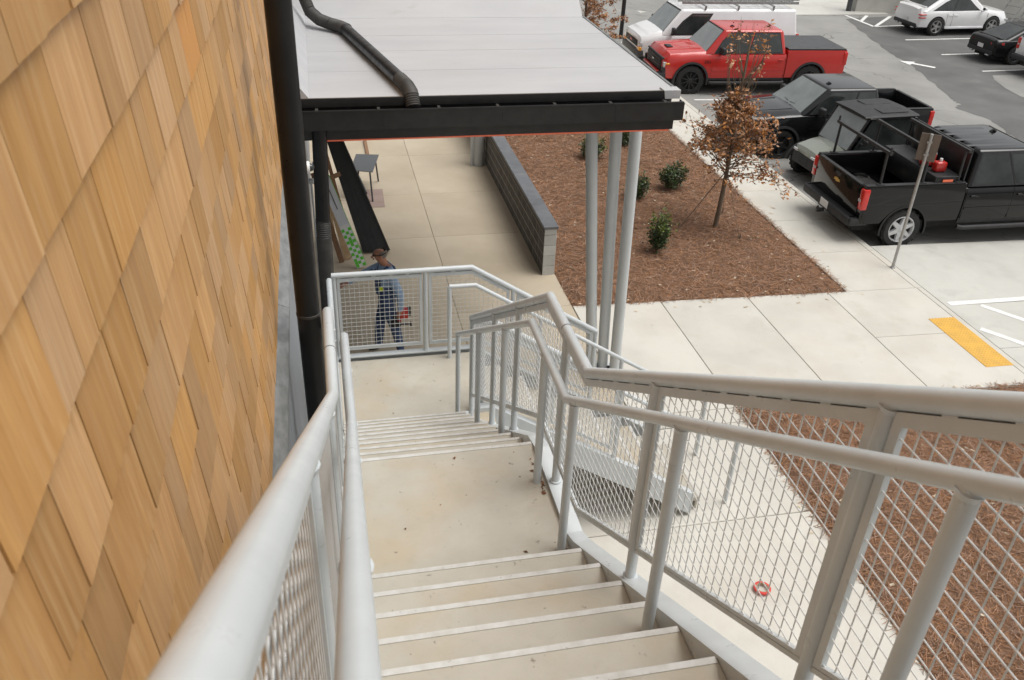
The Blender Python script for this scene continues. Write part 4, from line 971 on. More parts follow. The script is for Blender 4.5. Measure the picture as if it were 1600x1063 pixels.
# white cargo van (faces -x)
def van(loc, rz, sc):
    root = empty('cargo_van', loc, rz, sc); tag(root, 'white cargo van with ladders on its roof rack', 'van'); pm = PT['white']; hw, wb, R = 1.0, 3.43, .37
    b = MB(); cs = half(hw, .45, 1.22, 1.30)
    loft(b, [(.86, half(hw - .14, .60, .98, 1.05)), (.80, half(hw - .07, .52, 1.04, 1.14)), (.60, half(hw - .01, .46, 1.12, 1.21)), (.34, half(hw, .45, 1.18, 1.30)), (.10, half(hw, .45, 1.22, 1.36)), (-.0, cs), (-4.85, cs), (-4.92, half(hw - .03, .5, 1.22, 1.28))])
    body = b.build('body', pm, root, 32); arches(root, [body], (0, -wb), R, hw)
    cab, Qs, Qw, Qr = greenhouse(root, pm, .16, -4.90, hw - .04, 1.22, -.58, -4.78, hw - .16, 2.04, bev=.10)
    pane(Qw, [(.04, .10), (.96, .10), (.93, .92), (.07, .92)], 'windshield', M['glass_ws'], cab)
    pane(Qr, [(.06, .1), (.48, .1), (.47, .85), (.08, .85)], 'rear_window', M['glass'], cab); pane(Qr, [(.52, .1), (.94, .1), (.92, .85), (.53, .85)], 'rear_window', M['glass'], cab)
    for s_ in (1, -1):
        pane(Qs[s_], [(.085, .04), (.27, .04), (.27, .80), (.12, .80), (.09, .5)], 'window', M['glass'], cab)
        for x in (-1.36, -2.9):
            b = MB(); b.bx(x - .006, x + .006, s_ * (hw - .05), s_ * (hw + .002), .5, 1.2); b.build('door_seam', M['dust'], root)
        d = body_plate(root, cs, -.30, -1.34, s_, .48, 1.2, pm); b = MB(); b.bbox((-1.20, s_ * (hw + .01), 1.02), (.15, .03, .04), .01, 1); b.build('handle', M['plastic'], d)
        mirror(root, -.25, s_, hw - .05, 1.28, M['plastic'])
        for x in (0, -wb): wheel(root, x, s_ * (hw - .13), R, .24, 'steel', M['alum'])
        b = MB(); b.bbox((.80, s_ * (hw - .16), .90), (.10, .22, .16), .02, 2); o = b.build('headlight', M['clear'], root, 40)
        b = MB(); b.bbox((.835, s_ * (hw - .17), .755), (.10, .28, .12), .015, 1); b.build('turn_lamp', M['amber'], o, 40)
        b = MB(); b.bbox((-4.90, s_ * (hw - .03), 1.05), (.10, .06, .42), .015, 1); b.build('tail_light', M['red_lens'], root, 40)
        b = MB(); b.bx(-3.0, -4.3, s_ * (hw - .125), s_ * (hw - .115), 1.45, 1.455); b.build('body_crease', pm, root)
    g_ = MB(); g_.bbox((.83, 0, .89), (.10, 1.36, .22), .03, 2); g_ = g_.build('grille', M['plastic'], root, 40)
    b = MB(); b.bbox((.885, 0, .90), (.012, .22, .06), .003, 1); b.build('emblem', M['red_lens'], g_)
    b = MB(); b.bbox((.80, 0, .60), (.22, 1.94, .26), .06, 3); b.build('front_bumper', M['darkgrey'], root, 40)
    b = MB(); b.bbox((-4.92, 0, .55), (.18, 1.9, .18), .04, 2); b.build('rear_bumper', M['darkgrey'], root, 40)
    b = MB(); b.bx(.5, -4.4, -.6, .6, .36, .8); b.build('chassis', M['rubber'], root)
    for x in (-1.4, -2.6, -3.9):
        b = MB(); b.bx(x - .025, x + .025, -.86, .86, 2.13, 2.17)
        for s_ in (1, -1): b.bx(x - .03, x + .03, s_ * .80, s_ * .84, 2.02, 2.13)
        b.build('roof_rack_bar', M['alum'], root)
    return root
vr = van((10.95, 28.0, LZ(12.5)), PI - .03, .925)
def ladder(label, Mx, L_, w_, rungs):
    r_ = empty('ladder'); r_.matrix_world = Mx; tag(r_, label, 'ladder', 'ladders carried on vehicles')
    for s_ in (1, -1):
        b = MB(); b.box((0, s_ * w_ / 2, 0), (L_, .03, .085)); b.build('side_rail', M['alum'], r_)
    for i in range(rungs):
        b = MB(); x = -L_ / 2 + L_ * (i + .5) / rungs; b.tube([(x, -w_ / 2, 0), (x, w_ / 2, 0)], .017, 8); b.build('rung', M['alum'], r_, 40)
VM = vr.matrix_basis
ladder('aluminium extension ladder on the van roof rack, side nearer the red truck', VM @ Matrix.Translation((-2.75, .42, 2.22)), 4.3, .42, 14)
ladder('aluminium extension ladder on the van roof rack, side away from the red truck', VM @ Matrix.Translation((-2.95, -.25, 2.22)), 4.6, .44, 15)

# side-by-side utility vehicle
def utv(loc, rz, sc):
    root = empty('utility_vehicle', loc, rz, sc); tag(root, 'black and grey-green side-by-side utility vehicle between the dark pickups', 'utility vehicle'); R = .34; hw = .74; wb = 2.1
    for x in (0, -wb):
        for s_ in (1, -1): wheel(root, x, s_ * (hw - .08), R, .26, 'many', M['black'])
    b = MB(); loft(b, [(.50, half(.40, .58, .78, .84)), (.44, half(.50, .52, .84, .92)), (.05, half(.56, .50, .92, 1.02)), (-.28, half(.60, .48, .96, 1.06))]); b.build('hood', PT['green'], root, 32)
    b = MB(); b.bbox((.47, 0, .62), (.12, .86, .30), .04, 2); g_ = b.build('front_fascia', M['plastic'], root, 40)
    for i in range(5):
        c = MB(); c.bbox((.535, 0, .55 + i * .045), (.015, .46, .018), .004, 1); c.build('grille_bar', M['black'], g_)
    for s_ in (1, -1):
        c = MB(); c.bbox((.48, s_ * .36, .80), (.08, .18, .07), .02, 2); c.build('headlight', M['clear'], root, 40)
        c = MB(); c.bbox((.40, s_ * .40, .74), (.10, .10, .10), .02, 1); c.build('side_lamp', M['amber'] if s_ == 1 else M['clear'], root, 40)
        arch_trim(root, 0, s_, R, hw + .02, M['plastic'], .10, 5, 175, .05, .02); arch_trim(root, -wb, s_, R, hw + .02, M['plastic'], .10, 5, 175, .05, .02)
        c = MB(); c.tube([(-.22, s_ * .60, 1.06), (-.58, s_ * .62, 1.86)], .028, 8); c.tube([(-.58, s_ * .62, 1.86), (-1.75, s_ * .62, 1.86), (-1.95, s_ * .62, 1.0)], .028, 8); c.build('roll_bar', M['black'], root, 40)
        c = MB(); c.bbox((-1.0, s_ * .64, .72), (.95, .05, .62), .03, 2); dd = c.build('door', PT['green'] if False else M['plastic'], root, 40)
        c = MB(); c.hexa([(-.34, s_ * .600, 1.05), (-1.72, s_ * .600, 1.05), (-1.72, s_ * .615, 1.05), (-.34, s_ * .615, 1.05), (-.66, s_ * .605, 1.82), (-1.74, s_ * .605, 1.82), (-1.74, s_ * .615, 1.82), (-.66, s_ * .615, 1.82)]); c.build('side_window', M['glass'], dd)
        mirror(root, -.50, s_, .60, 1.22, M['plastic'], (.08, .15, .12))
        c = MB(); c.tube([(.2, s_ * .35, .40), (.12, s_ * .62, .36)], .025, 8); c.tube([(.05, s_ * .36, .75), (.0, s_ * .60, .42)], .035, 8); c.build('suspension_arm', M['black'], root)
    b = MB(); V = Vector; Q = [V((-.20, .57, 1.06)), V((-.20, -.57, 1.06)), V((-.57, -.57, 1.84)), V((-.57, .57, 1.84))]; pane.cx = -1.2; pane.cz = 1.0
    pane(Q, [(0, 0), (1, 0), (1, 1), (0, 1)], 'windshield', M['glass_ws'], root)
    b = MB(); loft(b, [(-.46, [(0, 1.86), (.58, 1.86), (.63, 1.89), (.60, 1.915), (0, 1.935)]), (-1.0, [(0, 1.87), (.60, 1.87), (.66, 1.90), (.62, 1.94), (0, 1.965)]), (-1.75, [(0, 1.87), (.60, 1.87), (.66, 1.90), (.62, 1.94), (0, 1.965)]), (-1.9, [(0, 1.86), (.57, 1.86), (.62, 1.885), (.58, 1.91), (0, 1.93)])]); rf = b.build('roof', M['plastic'], root, 35)
    for s_ in (1, -1):
        c = MB(); c.bbox((-1.32, s_ * .33, 1.958), (.70, .34, .022), .008, 1); c.build('roof_rib', M['plastic'], rf, 40)
    b = MB(); b.bx(.1, -2.5, -.5, .5, .34, .58); b.build('chassis', M['rubber'], root)
    for y in (.33, -.33):
        b = MB(); b.bbox((-1.35, y, .78), (.5, .52, .16), .05, 2); b.bbox((-1.62, y, 1.15), (.14, .5, .70), .05, 2); b.build('seat', M['plastic'], root, 40)
    b = MB(); b.lathe([(.165, -.012), (.18, 0), (.165, .012), (.15, 0)], 20, 'X', (0, 0, 0)); sw_ = b.build('steering_wheel', M['black'], root, 40); sw_.location = (-.80, .33, 1.12); sw_.rotation_euler = (0, rad(-35), 0)
    cb = MB(); cb.bx(-1.95, -2.75, -.70, .70, .84, .88)
    for s_ in (1, -1): cb.bx(-1.95, -2.75, s_ * .70, s_ * .74, .84, 1.14)
    cb.bx(-1.95, -1.99, -.70, .70, .88, 1.14); cb.bx(-2.71, -2.75, -.70, .70, .88, 1.14); cb.build('cargo_box', M['plastic'], root)
    b = MB(); b.bx(-1.90, -1.93, -.55, .55, 1.1, 1.80); b.build('rear_window', M['glass'], root)
    return root
uv = utv((11.18, 17.35, LZ(12)), PI + .06, .97); uv.scale = (.97, .97, .88)

# white coupe-roof SUV and black sedan, backs to the camera side
def car(name, label, loc, rz, sc, pm, wb, R, hw, belt, roof, L_front, L_rear, tail, style, rim, cat, hood, rear_deck, x0, x0t, x1t, x1, seam=.55, cladding=None, lamp='two'):
    root = empty(name, loc, rz, sc); tag(root, label, cat)
    b = MB(); zb = .26 if cat == 'car' else .32
    st_ = [(L_front, half(hw - .28, .38, .62, .70)), (L_front - .08, half(hw - .12, .30, .68, .78)), (L_front - .3, half(hw - .04, zb, .76, hood - .04)), (.1, half(hw, zb, belt - .10, hood)), (x0 + .1, half(hw, zb, belt - .04, belt + .02)),
           (x0 - .1, half(hw, zb, belt - .02, belt + .04)), ((x0 + x1) / 2, half(hw, zb, belt, belt + .04)), (-wb + .2, half(hw, zb, belt, belt + .06)), (-wb - L_rear + .35, half(hw - .02, zb + .02, belt - .01, rear_deck)), (-wb - L_rear + .08, half(hw - .08, .34, belt - .08, rear_deck - .01)), (-wb - L_rear, half(hw - .16, .42, belt - .14, rear_deck - .06))]
    loft(b, st_); body = b.build('body', pm, root, 30); arches(root, [body], (0, -wb), R, hw, .05)
    gh, Qs, Qw, Qr = greenhouse(root, pm, x0, x1, hw - .07, belt - .01, x0t, x1t, hw - .27, roof, bev=.10, name='roof')
    pane(Qw, [(.06, .06), (.94, .06), (.90, .92), (.10, .92)], 'windshield', M['glass_ws'], gh)
    pane(Qr, [(.08, .10), (.92, .10), (.87, .90), (.13, .90)], 'rear_window', M['glass'], gh)
    xs_ = half(hw, zb, belt, belt + .04)
    for s_ in (1, -1):
        pane(Qs[s_], [(.13, .10), (seam - .01, .08), (seam - .02, .84), (.24, .80), (.17, .42)], 'window', M['glass'], gh)
        pane(Qs[s_], [(seam + .01, .08), (.86, .10), (.80, .60), (.70, .80), (seam, .84)], 'window', M['glass'], gh)
        for x in (0, -wb): wheel(root, x, s_ * (hw - .11), R, .24, style, rim)
        xm = x0 + (x1 - x0) * seam
        for x in (x0 - .02, xm, -wb + .45):
            b = MB(); b.bx(x - .004, x + .004, s_ * (hw - .03), s_ * (hw + .0025), zb + .12, belt - .1); b.build('door_seam', M['rubber'], root)
        for x in (xm + .17, -wb + .62):
            b = MB(); b.bbox((x, s_ * (hw + .004), belt - .16), (.20, .03, .03), .01, 1); b.build('handle', pm, root, 40)
        mirror(root, x0 - .35, s_, hw - .06, belt + .02, pm, (.12, .18, .13))
        b = MB(); b.bbox(((-wb) / 2, s_ * (hw - .01), zb + .03), (wb - 2 * R - .1, .05, .09), .015, 1); b.build('sill', cladding or pm, root, 40)
        xr = -wb - L_rear
        if lamp == 'two':
            for z in (belt - .13, belt - .26):
                b = MB(); b.bbox((xr + .17, s_ * (hw - .20), z), (.32, .36, .045), .012, 1, Matrix.Rotation(0, 4, 'Z')); b.build('tail_light', M['red_lens'], root, 40)
        else:
            b = MB(); b.hexa([(xr - .02, s_ * (hw - .36), belt - .17), (xr + .32, s_ * (hw + .012), belt - .14), (xr + .34, s_ * (hw - .2), belt - .14), (xr + .1, s_ * (hw - .36), belt - .17),
                              (xr - .015, s_ * (hw - .36), belt - .09), (xr + .32, s_ * (hw + .008), belt - .06), (xr + .34, s_ * (hw - .2), belt - .06), (xr + .1, s_ * (hw - .36), belt - .09)]); b.build('tail_light', M['red_lens'], root, 40)
        b = MB(); b.bbox((L_front - .16, s_ * (hw - .22), .66), (.22, .30, .09), .02, 2); b.build('headlight', M['clear'], root, 40)
        b = MB(); b.bbox((xr + .01, s_ * (hw - .42), .34), (.10, .20, .07), .02, 1); b.build('exhaust_tip', M['chrome'], root, 40)
    b = MB(); b.bbox((xr + .06, 0, .44), (.20, 2 * hw - .34, .16), .04, 2); rb_ = b.build('rear_bumper', cladding or M['plastic'], root, 40)
    b = MB(); b.bbox((xr - .02, 0, .62), (.02, .32, .15), .004, 1); b.build('license_plate', M['white_plastic'], root)
    b = MB(); b.bbox((L_front - .02, 0, .52), (.08, 1.1, .26), .03, 2); b.build('grille', M['plastic'], root, 40)
    b = MB(); b.bbox((xr + .32, 0, rear_deck + .02), (.14, 2 * hw - .42, .03), .01, 1); b.build('spoiler', pm, root, 40)
    b = MB(); b.bx(L_front - .4, xr + .3, -.6, .6, .18, .62); b.build('chassis', M['rubber'], root)
    b = MB(); b.hexa([(x1t + .45, -.02, roof), (x1t + .25, -.02, roof), (x1t + .25, .02, roof), (x1t + .45, .02, roof), (x1t + .30, -.008, roof + .07), (x1t + .26, -.008, roof + .07), (x1t + .26, .008, roof + .07), (x1t + .30, .008, roof + .07)]); b.build('roof_antenna', M['black'], root)
    return root
car('parked_car', 'white coupe-roofed SUV parked by the grey wall at the top right', (26.60, 32.55, -.32), .035, .875, PT['white'], 2.95, .40, .98, 1.05, 1.66, .90, .95, 0, 'five', M['alum'], 'suv', 1.05, 1.20, -.35, -1.15, -2.55, -3.75)
car('parked_car', 'black fastback sedan with red tail lights behind the white vehicle', (26.50, 27.98, -.32), .02, .875, PT['black2'], 2.70, .36, .90, .93, 1.40, .92, 1.0, 0, 'ten', M['darkgrey'], 'car', .90, .98, -.35, -1.15, -2.15, -3.35, lamp='one')
# rear corner of a white pickup at the right edge
pickup('pickup_truck', 'white pickup cut off by the right edge behind the black sedan', (27.75, 25.75, -.32), .02, .875, PT['white'], wb=3.6, R=.40, cab_rear=-2.8, style='five', chrome=True, hood=1.2)
# ------------------------------------------------------------------ far wall, post, stacked shutters
fw_ = empty('concrete_wall', (26, 37, -.3)); tag(fw_, 'plain grey concrete wall at the end of the lot beyond the white suv', 'wall')
b = MB(); b.hexa([(23.3, 36.2, -.32), (34, 34.0, -.32), (34, 34.4, -.32), (23.3, 36.6, -.32), (23.3, 36.2, 3.5), (34, 34.0, 3.5), (34, 34.4, 3.5), (23.3, 36.6, 3.5)]); part(b, 'wall_body', M['pad'], fw_)
b = MB(); b.tube([(23.05, 36.35, -.32), (23.05, 36.35, 1.1)], .11, 16); b.lathe([(.11, 1.1), (.08, 1.17), (.01, 1.2)], 16, 'Z', (23.05, 36.35, 0))
tag(b.build('bollard', M['darkgrey'], None, 40), 'dark bollard post at the corner of the concrete apron', 'bollard')
Mx = Matrix.Translation((29.2, 33.2, .62)) @ Matrix.Rotation(rad(-12), 4, 'Z') @ Matrix.Rotation(rad(62), 4, 'X') @ Matrix.Rotation(rad(0), 4, 'Z')
ladder('wide grey ladder leaning behind the white suv at the top right', Matrix.Translation((29.0, 33.4, .75)) @ Matrix.Rotation(rad(20), 4, 'Z') @ Matrix.Rotation(rad(-52), 4, 'Y'), 3.2, .62, 9)
ladder('second grey ladder leaning behind the black sedan at the right edge', Matrix.Translation((29.9, 33.2, .75)) @ Matrix.Rotation(rad(20), 4, 'Z') @ Matrix.Rotation(rad(-52), 4, 'Y'), 3.2, .62, 9)
b = MB(); b.tube([(10.98, 31.5, -.3), (10.98, 31.5, 6)], .075, 16); lp = b.build('lamp_post', M['black'], None, 40)
tag(lp, 'black lamp post rising behind the nose of the white van', 'lamp post')

# ------------------------------------------------------------------ sign post
sg = empty('parking_sign', (10.22, 12.76, fz(10.2)), rad(53)); tag(sg, 'brown sign panel seen from behind on a galvanized post near the black pickup', 'sign')
b = MB(); b.tube([(0, 0, 0), (0, 0, 2.56)], .028, 12); b.build('post', M['alum'], sg, 40)
b = MB(); b.bbox((.04, 0, 2.31), (.012, .32, .48), .004, 1); b.build('sign_panel', mat('sign_back', (.13, .10, .08), (.17, .13, .10), rough=.5, scale=5), sg)
b = MB(); b.bx(-.034, .034, -.04, .04, 2.18, 2.21); b.bx(-.034, .034, -.04, .04, 2.40, 2.43); b.build('bracket', M['alum'], sg)
b = MB(); b.lathe([(.05, .0), (.05, .01), (.03, .015)], 12, 'Z'); b.build('base_ring', M['alum'], sg)

# red tape roll on the path
tr_ = empty('tape_roll', (4.19, 5.76, .002)); tag(tr_, 'roll of red tape lying on the path below the stairs', 'tape roll')
b = MB(); b.lathe([(.066, .0), (.088, .0), (.091, .004), (.091, .022), (.088, .026), (.066, .026), (.066, .0)], 28, 'Z', cap=False); b.build('tape', mat('red_tape', (.62, .05, .04), rough=.35), tr_, 40)
b = MB(); b.lathe([(.060, .001), (.0658, .001), (.0658, .027), (.060, .027), (.060, .001)], 24, 'Z', cap=False); b.build('cardboard_core', mat('cardboard', (.38, .27, .16), rough=.8), tr_, 40)

# ------------------------------------------------------------------ plants
M['bark'] = mat('bark', (.13, .095, .065), (.19, .15, .11), rough=.9, scale=14, bump=.5, bscale=40, stretch=(1, 1, .3))
M['oakleaf'] = mat('brown_oak_leaf', (.42, .215, .105), rough=.75, rnd='island', ramt=.5, sat=.25)
M['holly'] = mat('shrub_leaf', (.055, .088, .034), rough=.4, rnd='island', ramt=.55, sat=.3)
M['holly_tip'] = mat('shrub_tip_leaf', (.13, .17, .035), rough=.45, rnd='island', ramt=.4, sat=.3)
def leaves(pts, size, rs, droop=.3, asp=.5):
    b = MB()
    for p in pts:
        p = Vector(p); a = rs.uniform(0, 2 * PI); e = rs.uniform(-1.1, .6) * (1 if droop else .5) + (0 if droop else .5)
        d = Vector((math.cos(a) * math.cos(e), math.sin(a) * math.cos(e), math.sin(e))); l = size * rs.uniform(.6, 1.25)
        s_ = d.cross(Vector((rs.normal(), rs.normal(), rs.normal()))).normalized() * l * asp * .5
        n_ = d.cross(s_).normalized() * l * rs.uniform(-.25, .25)
        b.add([p, p + d * l * .45 + s_, p + d * l + n_, p + d * l * .45 - s_], [(0, 1, 2, 3)])
    return b
def oak(label, loc, H, n_leaf, seed, crown_lo, crown_hi, spread, lean=(.06, .0), whips=10):
    rs = np.random.RandomState(seed); root = empty('oak_tree', loc); tag(root, label, 'tree')
    tr = MB(); pts = [Vector((lean[0] * t * H + .02 * math.sin(5 * t), lean[1] * t * H, t * H)) for t in np.linspace(-.02, 1, 12)]
    tr.tube(pts, [.048 * (1 - .80 * t) + .004 for t in np.linspace(0, 1, 12)], 9); lp_ = []; tips = []
    br = MB()
    for i in range(84):
        t = crown_lo + (crown_hi - crown_lo) * rs.rand() ** 1.1; k = (t - crown_lo) / (crown_hi - crown_lo)
        o = Vector((lean[0] * t * H, lean[1] * t * H, t * H)); a = rs.uniform(0, 2 * PI); L_ = spread * (1 - .78 * k) * rs.uniform(.55, 1.1)
        up = rs.uniform(.05, .5) + .5 * k; d = Vector((math.cos(a), math.sin(a), up)); mid = o + d * L_ * .55 + Vector((0, 0, .02)); end = o + d * L_ + Vector((0, 0, -.06 * L_))
        br.tube([o, mid, end], [.010, .006, .0025], 5)
        for j in range(5):
            q = o.lerp(mid, rs.uniform(.4, 1)) if rs.rand() < .4 else mid.lerp(end, rs.rand()); e = q + Vector((rs.normal(0, .14), rs.normal(0, .14), rs.normal(.02, .12)))
            br.tube([q, e], [.005, .002], 4); tips.append((q, e))
        tips.append((mid, end))
    for i in range(whips):
        a = rs.uniform(0, 2 * PI); t = rs.uniform(.55, .8); o = Vector((lean[0] * t * H, lean[1] * t * H, t * H)); e = o + Vector((math.cos(a) * .35, math.sin(a) * .35, rs.uniform(.5, .95) * (H * 1.0 - t * H + .35)))
        m_ = o.lerp(e, .5) + Vector((math.cos(a) * .10, math.sin(a) * .10, 0)); br.tube([o, m_, e], [.008, .005, .002], 5)
        if rs.rand() < .7: tips.append((m_.lerp(e, .5), e))
    o_ = tr.build('trunk', M['bark'], root, 50); o2 = br.build('branches', M['bark'], root, 50); o2['kind'] = 'stuff'
    P_ = []
    for i in range(n_leaf):
        q, e = tips[rs.randint(len(tips))]; P_.append(q.lerp(e, rs.uniform(.0, 1.05)) + Vector((rs.normal(0, .035), rs.normal(0, .035), rs.normal(0, .035))))
    o3 = leaves(P_, .085, rs).build('crown', M['oakleaf'], root, None, fix=False); o3['kind'] = 'stuff'
    return root
tree = oak('young staked oak with dry brown leaves in the mulch bed', (7.50, 14.74, fz(7.5)), 3.7, 4300, 11, .28, .70, 1.28, (.03, .015), 30)
for lx, ly in ((-.80, .05), (.22, -.62), (.35, .75)):
    pass
for k, (sx, sy) in enumerate(((6.74, 14.77), (7.76, 14.15), (7.95, 15.4))):
    r_ = empty('tree_stake', (sx, sy, fz(sx))); tag(r_, ['leaning tree stake on the left of the oak trunk', 'tree stake in front of the oak trunk on the right', 'tree stake behind the oak trunk near the sidewalk'][k], 'stake', 'stakes holding the young oak')
    b = MB(); tx, ty = 7.56 - sx, 14.76 - sy; f_ = 1.02 if k == 0 else .55
    b.tube([(0, 0, 0), (tx * .98, ty * .98, 1.18)], .011 if k == 0 else .005, 6); b.build('guy_pole', M['bark'], r_)
    b = MB(); b.tube([(0, 0, -.02), (0, 0, .14)], .014, 6); b.build('ground_peg', M['bark'], r_)
oak('brown-leaved oak partly hidden behind the canopy roof by the white van', (8.55, 28.2, fz(8.5)), 4.4, 14000, 12, .12, .92, 1.55, (0, 0), 8)
def shrub(label, x, y, h, w_, seed, n=1500, tips=.25):
    rs = np.random.RandomState(seed); root = empty('shrub', (x, y, fz(x) + .03)); tag(root, label, 'shrub', 'evergreen shrubs in the mulch bed')
    st_ = MB(); P_ = []; T_ = []
    for i in range(26):
        a = rs.uniform(0, 2 * PI); r = w_ * .5 * math.sqrt(rs.rand()); hh = h * rs.uniform(.55, 1.0) * (1 - .35 * (r / (w_ * .5)) ** 2)
        e = Vector((math.cos(a) * r, math.sin(a) * r, hh)); m_ = Vector((math.cos(a) * r * .8, math.sin(a) * r * .8, hh * .45)); st_.tube([(0, 0, 0), m_, e], [.008, .006, .003], 5)
        for j in range(n // 26):
            k = rs.rand() ** .8; q = m_.lerp(e, (k - .35) / .65) if k > .35 else Vector((0, 0, 0)).lerp(m_, .35 + k * 1.8)
            q = q + Vector((rs.normal(0, .05), rs.normal(0, .05), rs.normal(0, .04))); q.z = max(.02, q.z)
            (T_ if (k > .82 and rs.rand() < tips * 3) else P_).append(q)
    st_.build('stems', M['bark'], root)
    o = leaves(P_, .055, rs, 0, .6).build('foliage', M['holly'], root, None, fix=False); o['kind'] = 'stuff'
    if T_: o = leaves(T_, .05, rs, 0, .6).build('new_growth', M['holly_tip'], root, None, fix=False); o['kind'] = 'stuff'
shrub('upright shrub with yellow-green tips nearest the cross walk', 5.9, 13.75, .92, .36, 1, 2300, .5)
shrub('bushy dark shrub left of the oak tree', 7.40, 16.77, .66, .66, 2, 1900, .12)
shrub('shrub half hidden behind the rightmost grey column', 6.38, 16.3, .62, .50, 3, 1500, .15)
shrub('shrub behind the leftmost grey column', 6.11, 18.7, .64, .56, 4, 1400, .3)
shrub('shrub behind the two right columns under the fascia', 7.20, 19.6, .62, .5, 5, 1200, .2)
shrub('farthest shrub peeking below the black fascia', 5.95, 20.9, .5, .5, 6, 1000, .1)

# ------------------------------------------------------------------ materials leaning by the wall under the canopy
M['ply'] = mat('raw_lumber', (.47, .32, .17), (.55, .40, .24), rough=.7, scale=3, stretch=(8, 8, 1))
M['bark_l'] = mat('brown_lumber', (.22, .12, .065), (.28, .16, .09), rough=.8, scale=4, stretch=(8, 8, 1))
def plank(b, p0, p1, w_, th, wdir):
    p0, p1 = Vector(p0), Vector(p1); d = (p1 - p0).normalized(); wd = Vector(wdir); wd = (wd - d * wd.dot(d)).normalized(); n = d.cross(wd).normalized()
    a, c = wd * w_ / 2, n * th / 2
    b.hexa([p0 - a - c, p0 + a - c, p0 + a + c, p0 - a + c, p1 - a - c, p1 + a - c, p1 + a + c, p1 - a + c]); return b
gp = empty('panel_bundle', (.75, 14.4, 0)); tag(gp, 'bundle of long black ribbed metal panels leaning against the wall', 'metal panels')
for i in range(8):
    b = MB(); o_ = i * .058
    plank(b, (.58 + o_, 14.42, .015), (-.02 + o_ * .42, 15.35, 2.28), .052, .20 if i % 2 else .188, (1, 0, 0)); part(b, 'ribbed_panel', M['black'], gp)
b = MB(); plank(b, (1.03, 14.42, .015), (.17, 15.35, 2.30), .02, .26, (1, 0, 0)); part(b, 'side_panel', M['dust'], gp)
for i in range(7):
    b = MB(); plank(b, (-.03 + i * .024, 15.36, 2.27), (-.055 + i * .024, 15.40, 2.40), .012, .16, (1, 0, 0)); part(b, 'wood_batten', M['ply'], gp)
gb = empty('long_carton', (.45, 13.9, 0)); tag(gb, 'long white carton with green checkered end leaning by the wall', 'carton')
p0, p1 = Vector((.50, 13.78, .03)), Vector((-.12, 14.50, 1.72)); mid = p0.lerp(p1, .40)
b = MB(); plank(b, p0, mid, .18, .055, (1, .1, .35)); part(b, 'checkered_end', M['white_plastic'], gb)
b = MB(); plank(b, mid, p1, .18, .055, (1, .1, .35)); part(b, 'carton_body', mat('carton_white', (.66, .67, .70), rough=.6), gb)
M['green'] = mat('bright_green_print', (.12, .55, .04), rough=.5)
d = (p1 - p0).normalized(); wd = Vector((1, .1, .35)); wd = (wd - d * wd.dot(d)).normalized(); nn = d.cross(wd).normalized()
if nn.y > 0: nn = -nn
rs = np.random.RandomState(2)
for i in range(13):
    for j in range(3):
        if (i + j) % 2 == 0 or rs.rand() < .15:
            c = p0 + d * (.035 + i * .054) + wd * (-.058 + j * .058) + nn * .029; b = MB(); plank(b, c - d * .026, c + d * .026, .052, .003, wd); part(b, 'green_square', M['green'], gb)
b = MB(); plank(b, p0 + wd * .092, p1 + wd * .092, .006, .057, wd); part(b, 'green_edge', M['green'], gb)
c = p0.lerp(p1, .90) + nn * .03; b = MB(); plank(b, c - d * .06, c + d * .06, .09, .003, wd); part(b, 'blue_logo', mat('blue_print', (.03, .18, .55), rough=.5), gb)
c = p0.lerp(p1, .66) + nn * .03; b = MB(); plank(b, c - d * .22, c + d * .22, .014, .003, wd); part(b, 'print_line', M['dust'], gb)
lb = ['raw lumber board leaning behind the green and white carton', 'brown lumber board leaning closest to the wall under the carton', 'narrow tan board leaning between carton and black panels', 'pale board leaning tall against the wall beside the panels', 'short brown board nailed across the leaning lumber']
for k, (a, c, w_, th, m) in enumerate((((.28, 14.15, .01), (-.12, 14.75, 1.9), .12, .03, 'ply'), ((.17, 14.05, .01), (-.2, 14.5, 1.5), .09, .035, 'bark_l'), ((.40, 14.25, .01), (-.02, 14.95, 2.0), .06, .03, 'bark_l'), ((.05, 15.3, .01), (-.22, 15.9, 2.9), .10, .03, 'ply'), ((.0, 14.55, 1.35), (.26, 14.62, 1.42), .08, .03, 'bark_l'))):
    b = MB(); plank(b, a, c, w_, th, (1, .1, 0)); tag(b.build('lumber_board', M[m]), lb[k], 'board', 'lumber leaning by the wall')
# sheet resting on stands, black rods and paper on the floor
sh = empty('work_stand', (.8, 17.3, 0)); tag(sh, 'dark grey sheet lying on a folding work stand', 'work stand')
b = MB(); b.hexa([(.50, 16.92, .60), (.93, 16.76, .60), (1.13, 17.72, .61), (.66, 17.80, .61), (.50, 16.92, .612), (.93, 16.76, .612), (1.13, 17.72, .622), (.66, 17.80, .622)]); part(b, 'sheet', mat('grey_sheet', (.10, .105, .11), rough=.5), sh)
for a, c in (((.62, 16.98, .6), (.52, 16.85, 0)), ((.88, 16.88, .6), (.90, 16.70, 0)), ((.74, 17.68, .6), (.66, 17.86, 0)), ((1.04, 17.6, .6), (1.10, 17.80, 0))):
    b = MB(); b.tube([a, c], .018, 8); part(b, 'leg', M['darkgrey'], sh, 40)
for i in range(6):
    b = MB(); x = .30 + i * .05; b.tube([(x + .25, 17.3 - .05 * i, .02 + .015 * (i % 3)), (x - .05, 19.9 + .1 * (i % 2), .02 + .02 * (i % 2))], .02, 8)
    tag(b.build('metal_rod', M['darkgrey'], None, 40), 'long dark rod in the bundle on the floor beside the work stand', 'rod', 'dark rods on the floor')
b = MB(); b.bx(.95, 1.02, 18.6, 20.4, .003, .05); tag(b.build('metal_strip', M['bark_l']), 'single dark brown strip on the floor beyond the work stand', 'strip')
